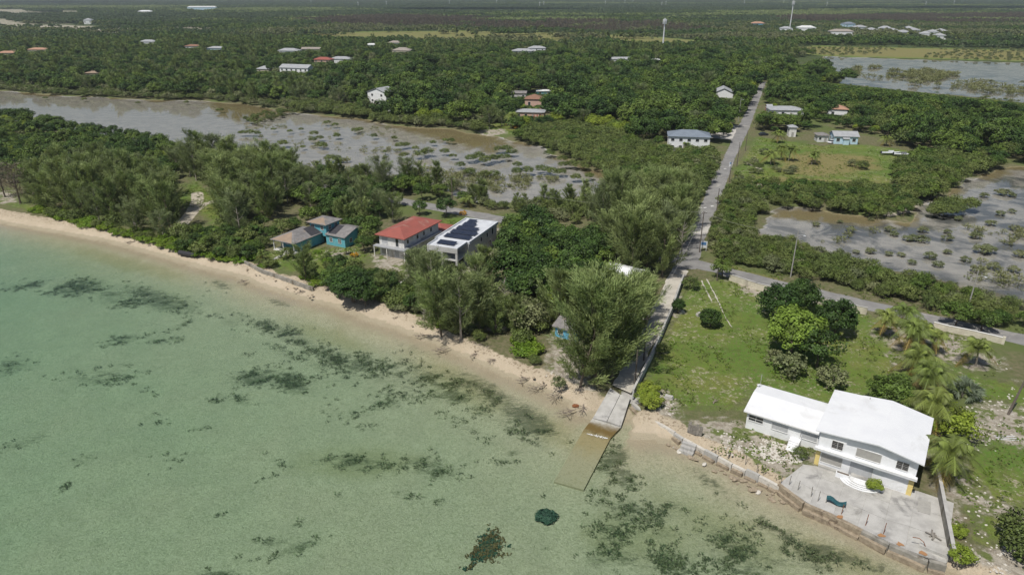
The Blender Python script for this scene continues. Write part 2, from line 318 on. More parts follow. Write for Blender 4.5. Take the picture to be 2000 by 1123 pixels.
rubble = np.maximum.reduce([zpoly([(1400,815),(1460,832),(1590,880),(1585,905),(1524,940),(1440,905),(1360,865),(1340,830)], 2.5),
    zpoly([(1815,900),(1830,860),(1900,800),(1960,700),(1850,640),(1760,610),(1700,640),(1740,690),(1760,720),(2100,760),(2100,1200),(1880,1130),(1860,1080)], 6) * .92,
    zpoly([(1270,760),(1300,765),(1330,800),(1320,830),(1270,805)], 1.5), zpoly([(1085,650),(1130,650),(1150,760),(1120,790),(1060,745)], 2.5),
    zpoly([(1420,545),(1480,560),(1560,590),(1530,595),(1440,570)], 2) * .85, zpoly([(1300,560),(1335,545),(1340,620),(1300,640)], 2) * .7,
    zpoly([(930,255),(985,252),(990,262),(940,266)], 2), zpoly([(960,470),(985,465),(1000,500),(985,525),(960,530)], 1.5), zpoly([(640,490),(690,488),(700,500),(650,505)], 1.5),
    zpoly([(930,620),(1000,590),(1050,610),(1000,650),(940,660)], 2) * .6, zpoly([(730,500),(790,500),(830,520),(800,540),(740,520)], 2),
    zpoly([(820,505),(950,500),(930,560),(840,560),(780,555)], 2) * .8, zpoly([(0,375),(25,372),(30,395),(0,400)], 1.5), zpoly([(-60,18),(60,19),(75,28),(-60,30)], 30), zpoly([(-60,36),(40,38),(60,52),(-60,54)], 25), zpoly([(110,20),(170,22),(180,30),(120,28)], 30), zpoly([(-60,44),(120,48),(270,53),(420,52),(420,62),(270,66),(120,64),(-60,64)], 18) * .62])
rubble = rubble * (1 - np.clip(PLOTGRASS * 1.3 - .2, 0, 1))
track = np.maximum.reduce([zline([(385,378),(386,392),(374,416),(352,442)], 3.6, .8), zline([(428,391),(398,399),(376,416)], 2.6, .8), zline([(352,442),(340,455)], 2, .8),
    zline([(1478,362),(1500,358),(1535,363)], 1.6), zline([(1456,318),(1485,330)], 1.6),
    zline([(1735,420),(1800,400),(1845,385)], 3), zline([(40,30),(170,60)], 30, 20), zline([(1840,86),(2100,90)], 22, 12), zline([(0,52),(120,56),(300,62),(500,54)], 26, 20) * .85, zline([(1380,240),(1440,248)], 8)])
# far patches of bare sand and burnt ground are given by the tree layout further down
algae = np.maximum.reduce([zone(2.0 + (vnoise(GP, 14, 6) - .5) * 11 - sd_pond, 4) * (sd_pond > -4), zpoly([(400,196),(530,208),(560,225),(480,240),(420,225)], 8, .6), zpoly([(720,238),(900,250),(960,262),(1010,285),(960,300),(820,262)], 8, .6), zpoly([(1495,425),(1530,407),(1600,412),(1690,424),(1740,432),(1700,440),(1560,428)], 3, .6)])
px_, py_ = to_px(GP[:, 0], GP[:, 1], -1.0); front = GP[:, 1] > 30
WEED = [(50,556,45,8,.7,-.1),(155,561,48,17,1,-.1),(120,566,30,8,.9,-.2),(215,575,35,10,.8,.2),(310,586,72,18,1.05,.25),(233,592,40,9,.8,.1),(432,562,20,7,1,.3),(233,664,40,8,.75,-.25),(310,664,24,8,.6,-.1),(345,662,20,6,.55,0),(194,734,55,14,.7,0),(22,712,36,16,.65,-.1),(500,736,52,15,.95,-.1),(571,746,38,20,1,.3),(471,778,24,8,.9,.2),(420,781,12,6,.8,0),(521,639,30,11,.8,.3),(560,652,34,12,.85,.1),(546,597,26,6,.95,.3),(455,630,26,8,.5,.1),
 (50,856,50,9,.6,-.3),(166,892,22,9,.7,-.4),(128,946,13,6,.95,-.3),(577,1066,40,10,.9,-.4),(532,1054,26,9,.75,0),(580,1020,14,6,.8,0),(421,1114,32,10,1,0),(680,709,65,14,.9,.2),(640,690,50,12,.6,.2),(860,752,66,26,.7,.4),(884,778,42,11,1,.1),(952,772,64,18,.95,.55),(1032,824,62,22,1.25,.5),(1060,840,30,14,1.1,.4),(748,789,30,11,.8,-.2),(700,901,62,15,.8,.1),(844,913,46,20,.85,.2),(780,960,24,8,.7,.4),(1000,886,16,9,.8,0),(620,900,26,8,.5,0),
 (1196,905,28,30,1.2,.6),(1215,935,34,16,1,.5),(1388,952,40,8,1,.6),(1360,935,30,5,.8,.5),(1456,1103,74,34,.75,.2),(1626,1090,66,14,1.1,.35),(1600,1100,44,20,.9,.2),(1505,1040,36,7,1.1,.5),(1480,1020,26,5,1,.4),(1422,1052,60,28,.6,.3),(1230,1010,66,42,.6,.3),(1310,1100,84,34,.65,.2),(1200,1075,50,30,.5,0),(1700,1112,60,8,1,.4),(1540,1068,30,4,1,.5),(1180,960,40,14,.5,0),(820,690,60,14,.45,.4),(980,730,60,8,.5,.4),(1290,1000,50,20,.5,.1),(330,900,50,18,.2,0),(700,820,60,20,.3,.3),(860,650,40,6,.3,.5),
 (593,672,48,11,0.62,0.42),(555,688,40,10,0.50,0.42),(500,700,34,9,0.36,0.30),(656,696,48,11,0.62,0.42),(615,711,40,10,0.50,0.42),(560,723,34,9,0.36,0.30),(723,706,48,11,0.62,0.42),(675,728,40,10,0.50,0.42),(620,740,34,9,0.36,0.30),(768,726,48,11,0.62,0.42),(735,738,40,10,0.50,0.42),(680,750,34,9,0.36,0.30),(824,731,48,11,0.62,0.42),(785,751,40,10,0.50,0.42),(730,763,34,9,0.36,0.30),(891,744,48,11,0.62,0.42),(835,761,40,10,0.50,0.42),(780,773,34,9,0.36,0.30),(938,761,48,11,0.62,0.42),(885,778,40,10,0.50,0.42),(830,790,34,9,0.36,0.30),(988,785,48,11,0.62,0.42),(940,806,40,10,0.50,0.42),(885,818,34,9,0.36,0.30),(1023,816,48,11,0.62,0.42),(975,828,40,10,0.50,0.42),(920,840,34,9,0.36,0.30),(1070,844,48,11,0.62,0.42),(1025,858,40,10,0.50,0.42),(970,870,34,9,0.36,0.30),(466,616,36,6,0.43,0.39),(1077,1070,23,8,0.36,0.44),(221,711,39,6,0.41,-0.13),(539,898,28,9,0.42,0.44),(1287,1105,30,4,0.47,0.47),(442,632,35,9,0.27,0.32),(455,992,36,4,0.40,-0.36),(1324,1100,26,9,0.33,-0.33),(312,808,29,4,0.26,0.38),(484,1089,37,6,0.37,0.07),(973,904,27,7,0.49,0.06),(658,967,18,5,0.49,0.07),(635,896,12,7,0.41,-0.35),(1066,976,12,4,0.42,0.47),(392,833,28,5,0.34,-0.12),(566,904,20,6,0.44,-0.38),(863,975,20,5,0.45,-0.19),(297,822,31,4,0.33,-0.10),(518,932,36,6,0.31,-0.29),(1214,1028,17,5,0.45,0.18),(212,749,34,5,0.34,-0.02),(641,809,37,4,0.25,0.45),(1322,1103,24,9,0.48,-0.20),(1123,1027,30,7,0.32,-0.09),(357,635,28,5,0.45,-0.36),(1387,1057,37,7,0.25,0.27),(274,753,30,7,0.35,0.45),(1288,1097,31,12,0.57,0.20),(1444,1090,20,12,0.77,0.50),(1602,961,37,12,0.47,0.24),(1297,1044,29,9,0.72,0.10),(1180,980,19,5,0.79,0.53),(1197,1040,26,7,0.57,0.42),(1472,1017,21,7,0.49,0.38),(1543,1020,17,6,0.58,0.40),(1580,1020,43,10,0.60,0.29),(1422,1072,29,11,0.61,0.22),(1444,1071,17,8,0.60,0.54),(1665,1019,46,12,0.54,0.33),(1217,1090,38,12,0.73,0.43),(1553,1050,18,10,0.45,0.17),(1575,967,18,5,0.76,0.19),(1162,1094,19,12,0.69,0.52),(1673,1052,42,5,0.72,0.36),(1543,977,41,13,0.47,0.26),(1460,1092,23,6,0.54,0.41),(1564,1022,27,8,0.57,0.31),(1195,1040,49,8,0.71,0.18),(1529,1080,38,9,0.62,0.42),(1643,983,18,11,0.77,0.36),(1393,1075,21,7,0.52,0.39),(1323,997,39,13,0.55,0.45),(1377,1096,35,7,0.53,0.11)]
weed = np.zeros(len(GP))
for (cx, cy, rx, ry, s, a) in WEED:
    k = front & (abs(px_ - cx) < rx * 2.2 + 20) & (abs(py_ - cy) < rx + ry * 2.2 + 20)
    dx = px_[k] - cx; dy = py_[k] - cy; u_ = dx * math.cos(a) + dy * math.sin(a); v_ = -dx * math.sin(a) + dy * math.cos(a)
    q = np.sqrt((u_ / rx) ** 2 + (v_ / ry) ** 2); weed[k] = np.maximum(weed[k], s * np.clip(1.45 - q * .95, 0, 1))
olive = np.zeros(len(GP))
for (cx, cy, rx, ry, a) in [(900,760,170,45,.5),(640,660,140,26,.35),(1080,850,90,40,.5),(1420,1040,260,60,.45),(1250,1050,200,80,.1),(250,520,180,20,.25),(1640,1100,200,40,.4),(700,900,200,60,0)]:
    dx = px_ - cx; dy = py_ - cy; u_ = dx * math.cos(a) + dy * math.sin(a); v_ = -dx * math.sin(a) + dy * math.cos(a)
    olive = np.maximum(olive, np.where(front, np.clip(1.2 - np.sqrt((u_ / rx) ** 2 + (v_ / ry) ** 2), 0, 1), 0))
forestw = np.clip(1 - lawnw - rubble, 0, 1)

nx, ny = len(xs), len(ys)
me = bpy.data.meshes.new('ground'); me.vertices.add(nx * ny)
me.vertices.foreach_set('co', np.stack([GP[:, 0], GP[:, 1], GZ], 1).astype(np.float32).ravel())
ii = (np.arange(ny - 1)[:, None] * nx + np.arange(nx - 1)[None]).ravel(); quads = np.stack([ii, ii + 1, ii + nx + 1, ii + nx], 1).astype(np.int32)
me.loops.add(quads.size); me.loops.foreach_set('vertex_index', quads.ravel()); me.polygons.add(len(quads)); me.polygons.foreach_set('loop_start', np.arange(len(quads), dtype=np.int32) * 4)
me.update(calc_edges=True)
for nm, chans in (('za', (sandw, lawnw, rubble, track)), ('zb', (weed, algae, dryw, olive))):
    at = me.attributes.new(nm, 'FLOAT_COLOR', 'POINT'); at.data.foreach_set('color', np.stack(chans, 1).astype(np.float32).ravel())
me.shade_smooth()
ground = link('ground', me); tag(ground, kind='structure', label='sandy coastal ground with lawns, beach and shallow sea bed')

m, n, l, b = newmat('ground'); me.materials.append(m)
geo = N(n, 'ShaderNodeNewGeometry'); pos = geo.outputs['Position']
sx = N(n, 'ShaderNodeSeparateXYZ'); l.new(pos, sx.inputs[0])
za = N(n, 'ShaderNodeAttribute', attribute_name='za'); zb = N(n, 'ShaderNodeAttribute', attribute_name='zb')
A = N(n, 'ShaderNodeSeparateColor'); l.new(za.outputs['Color'], A.inputs[0]); B = N(n, 'ShaderNodeSeparateColor'); l.new(zb.outputs['Color'], B.inputs[0])
n1 = noise(n, l, pos, .9, 6, .65); n2 = noise(n, l, pos, .22, 5, .6); n3 = noise(n, l, pos, 3.0, 4, .6); n4 = noise(n, l, pos, .05, 4, .6)
def edge(w, amt=.6, wid=.09, nz=n1):
    t = math_(n, l, 'ADD', w, math_(n, l, 'MULTIPLY', math_(n, l, 'SUBTRACT', nz, .5), amt)); return smooth(n, l, t, .5 - wid, .5 + wid)
soil = mixc(n, l, smooth(n, l, n1, .35, .65), (.115, .125, .055), (.185, .165, .10)); soil = mixc(n, l, smooth(n, l, n4, .45, .62), soil, (.115, .145, .05))
soil = mixc(n, l, smooth(n, l, sx.outputs[1], 420, 760), soil, mixc(n, l, n4, (.05, .075, .028), (.075, .10, .038)))
gr1 = mixc(n, l, smooth(n, l, n2, .35, .65), (.13, .195, .036), (.18, .205, .052)); gr1 = mixc(n, l, smooth(n, l, n4, .4, .62), gr1, (.105, .185, .033))
gr1 = mixc(n, l, smooth(n, l, n3, .42, .75), gr1, (.15, .145, .06))
bare = math_(n, l, 'MULTIPLY', smooth(n, l, noise(n, l, pos, 1.3, 6, .72), .52, .66), smooth(n, l, noise(n, l, pos, .11, 3, .5), .42, .58))
gr1 = mixc(n, l, math_(n, l, 'MULTIPLY', smooth(n, l, noise(n, l, pos, .6, 6, .7), .5, .62), .5), gr1, (.085, .105, .03)); gr1 = mixc(n, l, bare, gr1, (.38, .34, .25))
col = mixc(n, l, edge(A.outputs[1]), soil, gr1)
col = mixc(n, l, edge(B.outputs[2], .7, .2, n2), col, mixc(n, l, n2, (.26, .215, .10), (.17, .17, .06)))
vor = N(n, 'ShaderNodeTexVoronoi', Scale=2.6); l.new(pos, vor.inputs['Vector'])
rub = mixc(n, l, smooth(n, l, n1, .4, .62), (.40, .365, .30), (.27, .235, .185)); rub = mixc(n, l, smooth(n, l, n3, .6, .72), rub, (.60, .58, .54))
rub = mixc(n, l, smooth(n, l, noise(n, l, pos, .45, 5, .6), .51, .6), rub, (.135, .165, .055))
col = mixc(n, l, edge(A.outputs[2], .8, .1, noise(n, l, pos, .6, 6, .7)), col, rub)
col = mixc(n, l, edge(za.outputs['Alpha'], .45, .1), col, mixc(n, l, n1, (.50, .455, .37), (.40, .36, .29)))
sand = mixc(n, l, smooth(n, l, n2, .3, .7), (.51, .435, .33), (.45, .38, .28)); sand = mixc(n, l, smooth(n, l, n3, .55, .8), sand, (.44, .35, .24))
wet = mixc(n, l, smooth(n, l, n2, .3, .7), (.395, .345, .25), (.355, .31, .22))
zz = math_(n, l, 'ADD', sx.outputs[2], math_(n, l, 'MULTIPLY', math_(n, l, 'SUBTRACT', n2, .5), .35)); sand = mixc(n, l, smooth(n, l, zz, .34, .22), sand, wet)
wrack = math_(n, l, 'MULTIPLY', math_(n, l, 'MULTIPLY', smooth(n, l, sx.outputs[2], .75, .95), smooth(n, l, noise(n, l, pos, 2.2, 6, .7), .52, .6)), .8)
sand = mixc(n, l, wrack, sand, (.22, .17, .115))
col = mixc(n, l, edge(A.outputs[0], .5), col, sand)
# pond bed: pale marl with rusty algal mats
marl = mixc(n, l, smooth(n, l, n2, .35, .65), (.43, .42, .40), (.33, .325, .31)); marl = mixc(n, l, math_(n, l, 'MULTIPLY', smooth(n, l, noise(n, l, pos, .07, 5, .65, .8), .46, .6), math_(n, l, 'MULTIPLY', smooth(n, l, sx.outputs[0], 40, 90), .85)), marl, (.10, .11, .115)); marl = mixc(n, l, edge(B.outputs[1], .9, .25, n2), marl, mixc(n, l, n1, (.27, .215, .115), (.22, .205, .12)))  # dark bluish patches: sunken algae and sky reflections painted into the bed
pondm = math_(n, l, 'MULTIPLY', smooth(n, l, sx.outputs[2], .9, .74), math_(n, l, 'LESS_THAN', A.outputs[0], .05))
pondm = math_(n, l, 'MULTIPLY', pondm, smooth(n, l, sx.outputs[2], .1, .3)); col = mixc(n, l, pondm, col, marl)
# sea bed
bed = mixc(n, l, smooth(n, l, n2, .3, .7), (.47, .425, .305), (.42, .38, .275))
bed = mixc(n, l, math_(n, l, 'MULTIPLY', smooth(n, l, noise(n, l, pos, 1.5, 5, .68, 2.2), .40, .66), .75), bed, (.27, .265, .165))  # darker mottling painted into the bed in place of the caustic light net
bed = mixc(n, l, math_(n, l, 'MULTIPLY', smooth(n, l, math_(n, l, 'ADD', zb.outputs['Alpha'], math_(n, l, 'MULTIPLY', math_(n, l, 'SUBTRACT', n2, .5), 1.0)), .3, 1.0), .38), bed, (.26, .24, .10))
mp = N(n, 'ShaderNodeMapping'); mp.inputs['Rotation'].default_value = (0, 0, R(28)); mp.inputs['Scale'].default_value = (.55, 1.25, 1); l.new(pos, mp.inputs[0])
wn_ = noise(n, l, mp.outputs[0], .62, 8, .74, .5)
ww = math_(n, l, 'ADD', B.outputs[0], math_(n, l, 'MULTIPLY', math_(n, l, 'SUBTRACT', wn_, .5), 3.4)); wk = smooth(n, l, math_(n, l, 'ADD', ww, math_(n, l, 'MULTIPLY', math_(n, l, 'SUBTRACT', noise(n, l, mp.outputs[0], 2.6, 6, .75), .5), 2.2)), .55, 1.05)
wk = math_(n, l, 'MULTIPLY', wk, smooth(n, l, B.outputs[0], .02, .25)); speck = math_(n, l, 'MULTIPLY', smooth(n, l, noise(n, l, mp.outputs[0], 1.5, 3, .6), .70, .76), math_(n, l, 'MULTIPLY', smooth(n, l, noise(n, l, pos, .06, 3, .6), .45, .65), .8)); wk = math_(n, l, 'MAXIMUM', wk, speck)
haze_w = math_(n, l, 'MULTIPLY', math_(n, l, 'MULTIPLY', smooth(n, l, B.outputs[0], .1, .8), smooth(n, l, noise(n, l, mp.outputs[0], 1.1, 6, .72), .38, .62)), .55); bed = mixc(n, l, haze_w, bed, (.13, .145, .075))
bed = mixc(n, l, math_(n, l, 'MULTIPLY', wk, .58), bed, mixc(n, l, n1, (.026, .042, .026), (.06, .07, .03)))
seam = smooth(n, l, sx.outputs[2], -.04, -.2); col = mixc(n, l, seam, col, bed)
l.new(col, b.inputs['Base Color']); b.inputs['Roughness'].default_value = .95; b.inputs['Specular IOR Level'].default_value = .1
bp = N(n, 'ShaderNodeBump', Strength=.8, Distance=.3)
rip = noise(n, l, pos, 1.9, 5, .68, 1.4); l.new(rip, bp.inputs['Height']); l.new(bp.outputs[0], b.inputs['Normal'])

# ------------------------------------------------------------------ water
def watermat(name, tint, dens, bscale, bstr, rough=.03, fres=1.33):
    m, n, l, b = newmat(name); n.remove(b); geo = N(n, 'ShaderNodeNewGeometry')
    gl = N(n, 'ShaderNodeBsdfGlossy', Roughness=rough); tr = N(n, 'ShaderNodeBsdfTransparent'); fr = N(n, 'ShaderNodeFresnel', IOR=fres)
    mp = N(n, 'ShaderNodeMapping'); mp.inputs['Rotation'].default_value = (0, 0, R(-20)); mp.inputs['Scale'].default_value = (1, 1.7, 1); l.new(geo.outputs['Position'], mp.inputs[0])
    bp = N(n, 'ShaderNodeBump', Strength=bstr, Distance=.08)
    h = math_(n, l, 'ADD', noise(n, l, mp.outputs[0], bscale, 3, .6, .4), math_(n, l, 'MULTIPLY', noise(n, l, mp.outputs[0], bscale * .22, 3, .5), 1.2))
    l.new(h, bp.inputs['Height']); l.new(bp.outputs[0], gl.inputs['Normal']); l.new(bp.outputs[0], fr.inputs['Normal'])
    mx = N(n, 'ShaderNodeMixShader'); l.new(fr.outputs[0], mx.inputs[0]); l.new(tr.outputs[0], mx.inputs[1]); l.new(gl.outputs[0], mx.inputs[2])
    out = n['Material Output']; l.new(mx.outputs[0], out.inputs[0])
    if dens:
        va = N(n, 'ShaderNodeVolumeAbsorption', Density=dens); va.inputs[0].default_value = c4(tint); l.new(va.outputs[0], out.inputs[1])
    return m
M['sea'] = watermat('sea_water', (.56, .85, .76), .36, 1.1, .9, .05)
M['pondwater'] = watermat('pond_water', (.84, .82, .72), .35, .5, .06, .04, 1.5)
def waterbox(name, outline, z, bottom, mat, label):
    o = MB().prism(outline, bottom, z).build(name, mat); return tag(o, label, kind='structure')
sea_out = [(wline[i][0] + 9 * .6, wline[i][1] + 9 * .8) for i in range(len(wline))]
waterbox('sea', list(reversed(sea_out)) + [(-3000, sea_out[0][1]), (-3000, -3000), (3000, -3000), (3000, -800)], 0, -6, 'sea', 'clear shallow green sea over sand and weed')
for nm, poly, lab in (('lagoon_water', LAGOON, 'long brackish lagoon behind the beach houses'), ('marsh_water', MARSH, 'shallow marsh pool beside the coast road'), ('lake_water', LAKE, 'wide pale lake beyond the trees')):
    c = poly.mean(0); s = 1 if np.sum(poly[:, 0] * np.roll(poly[:, 1], -1) - np.roll(poly[:, 0], -1) * poly[:, 1]) > 0 else -1
    q = [];
    for i in range(len(poly)):
        t = poly[(i + 1) % len(poly)] - poly[i - 1]; t = t / np.hypot(*t); q.append(poly[i] + s * np.array([t[1], -t[0]]) * 3.5)
    if s < 0: q = q[::-1]
    waterbox(nm, q, POND_Z, -.5, 'pondwater', lab)

# ------------------------------------------------------------------ roads and lanes
def strip(name, left, right, z, mat, label, kind='structure', px=True):
    Lp = [g(*p, L) if px else Vector((p[0], p[1], 0)) for p in left]; Rp = [g(*p, L) if px else Vector((p[0], p[1], 0)) for p in right]
    if name in ('main_road', 'coast_road', 'beach_lane'):
        l2, r2 = [], []
        for i in range(len(Lp) - 1):
            nn_ = max(2, int((Lp[i + 1] - Lp[i]).length / 1.6))
            for k in range(nn_):
                a, c = Lp[i].lerp(Lp[i + 1], k / nn_), Rp[i].lerp(Rp[i + 1], k / nn_); d = (c - a).normalized(); l2.append(a + d * random.gauss(0, .16)); r2.append(c + d * random.gauss(0, .16))
        Lp, Rp = l2 + [Lp[-1]], r2 + [Rp[-1]]
    V = []; Fs = []
    for a, b_ in zip(Lp, Rp): V += [(a.x, a.y, z), (b_.x, b_.y, z)]
    for i in range(len(Lp) - 1): Fs.append((2*i, 2*i+1, 2*i+3, 2*i+2))
    o = MB().add(V, Fs).build(name, mat); return tag(o, label, kind=kind)
ROAD_L = [(1486,160),(1483,167),(1458,216),(1439,254),(1411,313),(1384,365),(1366,407),(1347,449),(1331,485),(1312,526)]
ROAD_R = [(1496,160),(1494,167),(1476,216),(1462,254),(1434,313),(1416,365),(1399,407),(1384,449),(1372,484),(1360,526)]
main_road = strip('main_road', ROAD_L, ROAD_R, L + .03, 'asphalt', 'straight grey asphalt road running inland')
LANE_L = [(1318,515),(1296,560),(1276,600),(1255,645),(1232,690),(1212,725),(1196,752)]
LANE_R = [(1345,530),(1330,555),(1312,600),(1290,645),(1267,690),(1245,735),(1232,768)]
strip('beach_lane', LANE_L, LANE_R, L + .026, 'lane', 'pale sandy lane leading down to the boat ramp')
CA = g(560, 352); CB = g(990, 431); CC = g(1350, 513); CD = g(1700, 598); CE = g(2150, 697)
def offset_line(pts, w):
    Lq, Rq = [], []
    for i, p in enumerate(pts):
        d = (pts[min(i + 1, len(pts) - 1)] - pts[max(i - 1, 0)]).normalized(); nrm = Vector((-d.y, d.x, 0))
        Lq.append(p + nrm * w / 2); Rq.append(p - nrm * w / 2)
    return Lq, Rq
cl, cr = offset_line([CA, CB, CC, g(1500, 552), CD, CE], 5.4)
strip('coast_road', cl, cr, L + .022, 'asphalt', 'narrow coast road crossing the main road', px=False)
for i, (a, b_) in enumerate((((1346,447),(1390,449)),)):
    strip('road_patch', [(1342,455),(1352,437)], [(1381,459),(1389,438)], L + .035, 'patch', 'pale repaired band across the main road')
strip('parking_yard', [(1372,268),(1376,250)], [(1452,276),(1446,248)], L + .018, 'patch', 'pale paved yard beside the main road')
for i, (x, y) in enumerate([(1368,406),(1377,406),(1391,403),(1416,330),(1407,398),(1371,380),(1376,372)]):
    p = g(x, y); MB().box(-.5, .5, -.35, .35, 0, .004).build('road_marking', 'paint', main_road, loc=(p.x, p.y, L + .036), rz=R(20))
for i, path in enumerate(([(1370,548),(1376,560),(1384,577),(1391,590)], [(1380,545),(1390,563),(1400,583),(1408,600),(1418,622),(1432,642)])):
    pts = []; 
    for a, c in zip(path[:-1], path[1:]): pts += [g(a[0] + (c[0] - a[0]) * k / 6, a[1] + (c[1] - a[1]) * k / 6) for k in range(6)]
    lq, rq = offset_line(pts, .28 if i == 0 else .2); strip('tyre_track', [(p.x + random.uniform(-.09, .09), p.y) for p in lq], [(p.x + random.uniform(-.09, .09), p.y) for p in rq], L + .012 + .002 * i, 'lane', 'worn sandy wheel track across the lawn', px=False)
# ------------------------------------------------------------------ walls, ramp, sea walls
def wall_run(name, pts, h, th, mat, label, cat='wall', z=L, cap=None, pillars=None, group=None):
    pts = [Vector((p[0], p[1], 0)) for p in pts]; r = empty(name, (pts[0].x, pts[0].y, z), 0, label, cat, group)
    for i in range(len(pts) - 1):
        a, c = pts[i], pts[i + 1]; d = c - a; ln = d.length; an = math.atan2(d.y, d.x); o = a - pts[0]
        MB().box(0, ln - .004, -th / 2, th / 2, -.3, h).build('wall_section', mat, r, loc=(o.x, o.y, 0), rz=an)
        if cap: MB().box(-.03, ln - .01, -th / 2 - .05, th / 2 + .05, h + .002, h + .1).build('coping', cap, r, loc=(o.x, o.y, 0), rz=an)
    for p in (pillars or []):
        o = pts[p] - pts[0]; MB().box(-.22, .22, -.22, .22, -.3, h + .25).build('pillar', mat, r, loc=(o.x, o.y, 0), rz=an)
    return r
lw = [g(*p) for p in ((1236,775),(1252,742),(1273,700),(1293,655),(1312,610),(1324,575),(1334,548))]
wall_run('lane_wall', lw, 1.35, .25, 'wall_grey', 'long grey block wall between the lane and the lawn', cap='concrete_light')
cw = [g(*p) for p in ((1424,548),(1478,566),(1560,585),(1646,605),(1692,615))]
wall_run('roadside_wall', cw, 1.5, .25, 'wall_cream', 'low cream wall along the coast road behind the lawn trees', cap='concrete_light')
cw2 = [g(*p) for p in ((1822,641),(1850,648),(1890,656),(1925,664),(1958,672))]
wall_run('garden_wall', cw2, 1.25, .22, 'wall_cream', 'short cream garden wall beside the coast road near the lone palm', cap='white_dirty', pillars=[4])
# boat ramp
def ramp_quad(name, pts, zs, mat, parent=None, th=.35):
    top = [(g(*p, z).x, g(*p, z).y, z) for p, z in zip(pts, zs)]
    return MB().slab(top, th).build(name, mat, parent)
ramp = empty('boat_ramp', g(1190, 800, .6), 0, 'concrete boat ramp sloping from the lane into the water', 'boat ramp')
def under(o, p): o.parent = p; o.matrix_parent_inverse = Matrix.Translation(-Vector(p.location)); return o
under(ramp_quad('upper_slab', [(1158,816),(1185,822),(1211,770),(1192,757)], [.34,.34,1.23,1.23], 'concrete_light'), ramp)
under(ramp_quad('upper_slab', [(1186,822),(1213,832),(1231,776),(1212,770)], [.30,.30,1.235,1.235], 'concrete'), ramp)
under(ramp_quad('wet_slab', [(1141,838),(1192,856),(1212,834),(1157,817)], [-.03,-.03,.30,.335], 'ramp_algae'), ramp)
under(ramp_quad('submerged_slab', [(1082,940),(1140,956),(1191.5,857),(1140.3,838.6)], [-.62,-.62,-.032,-.032], 'ramp_algae'), ramp)
fo = bpy.data.meshes.new('wave_foam'); p0 = g(1165, 852, .0)
fp = [];
for i in range(110):
    t = random.random(); q = g(1147 + 40 * t, 847 + 9 * t + random.gauss(0, 1.3) * math.sin(math.pi * t), 0); r_ = random.uniform(.04, .13); a = random.random() * 6
    fp += [(q.x + r_ * math.cos(a + k * 1.57), q.y + r_ * .6 * math.sin(a + k * 1.57), .012 + i * .0003) for k in range(4)]
link('wave_foam', polymesh('wave_foam', fp, 4, 'foam')); tag(bpy.data.objects['wave_foam'], 'small streak of white foam breaking over the ramp', kind='stuff')
# rocks: a handful of shapes shared by all
def rockmesh(name, mat, seed, flat=.7):
    rr = random.Random(seed); bm = MB(); vs = []; k = 7
    for j, (z, r0) in enumerate(((-.5, .55), (-.1, 1.0), (.35, .85), (.6, .45))):
        for i in range(k): a = 2 * math.pi * i / k + rr.uniform(-.2, .2); r_ = r0 * rr.uniform(.75, 1.15); vs.append((r_ * math.cos(a), r_ * math.sin(a) * .8, z * flat * rr.uniform(.85, 1.15)))
    fs = [(j*k+i, j*k+(i+1) % k, (j+1)*k+(i+1) % k, (j+1)*k+i) for j in range(3) for i in range(k)] + [tuple(range(k-1, -1, -1)), tuple(3*k+i for i in range(k))]
    me = bpy.data.meshes.new(name); me.from_pydata(vs, [], fs); me.materials.append(M[mat]); return me
ROCKS = [rockmesh('stone', 'stone', s) for s in range(4)]; ROCKSW = [rockmesh('wet_stone', 'stone_wet', s + 9) for s in range(3)]
# sea wall of the white house: concrete segments following the shore
SW_PX = [(1236,784),(1262,806),(1290,826),(1318,843),(1336,854),(1352,862),(1378,876),(1404,889),(1432,903),(1458,915),(1484,927),(1506,938),(1524,948)]
sw = [g(*p, L) for p in SW_PX]
seawall = empty('broken_seawall', (sw[0].x, sw[0].y, 0), 0, 'broken low seawall of tilted concrete blocks east of the boat ramp', 'seawall')
for i in range(len(sw) - 1):
    a, c = sw[i], sw[i + 1]; d = c - a; an = math.atan2(d.y, d.x); o = a - sw[0]; ln = d.length * random.uniform(.96, 1.0)
    hh = random.uniform(.8, 1.18); bl = MB().box(0, ln, -.22, .24, -.9, hh).build('wall_block', 'stone' if i % 3 else 'concrete', seawall, loc=(o.x, o.y, .02), rz=an + random.uniform(-.05, .05))
    bl.rotation_euler[0] = random.uniform(-.1, .06)
    f2 = MB().box(.1, ln * .9, -.75, -.2, -.6, random.uniform(.2, .6)).build('footing_block', 'stone_wet', seawall, loc=(o.x, o.y, 0), rz=an + random.uniform(-.1, .1))
for i in range(24):
    k = random.randrange(3, len(sw) - 1); t = random.random(); p = sw[k].lerp(sw[k + 1], t) - sw[0]
    s = random.uniform(.2, .55); o = link('fallen_stone', random.choice(ROCKSW + ROCKSW + ROCKS[:1]), seawall, (p.x - random.uniform(.6, 2.0), p.y - random.uniform(.6, 1.9), random.uniform(-.1, .2)), random.random() * 6); o.scale = (s * 1.4, s, s)
# wooden gate shed on the wall
gt = empty('plank_gate', g(1356, 848), R(-34), 'leaning grey plank gate standing on the seawall', 'gate')
for i in range(5): o = MB().box(-1.1 + i * .44, -.68 + i * .44, -.04, .04, 0, random.uniform(1.5, 1.8)).build('plank', 'plank', gt); o.rotation_euler = (random.uniform(-.15, .1), random.uniform(-.06, .06), 0)
MB().box(-1.15, 1.15, .045, .11, .4, .5).build('rail', 'plank', gt); MB().box(-1.15, 1.15, .045, .11, 1.2, 1.3).build('rail', 'plank', gt)
sb = empty('concrete_steps', g(1346, 866, L), R(-34), 'small block of concrete steps beside the plank gate', 'steps')
for i in range(3): MB().box(-1.0, 1.0, -1.2 + i * .55, -.66 + i * .55, -1.2, -.75 + i * .35).build('step', 'concrete_light', sb)

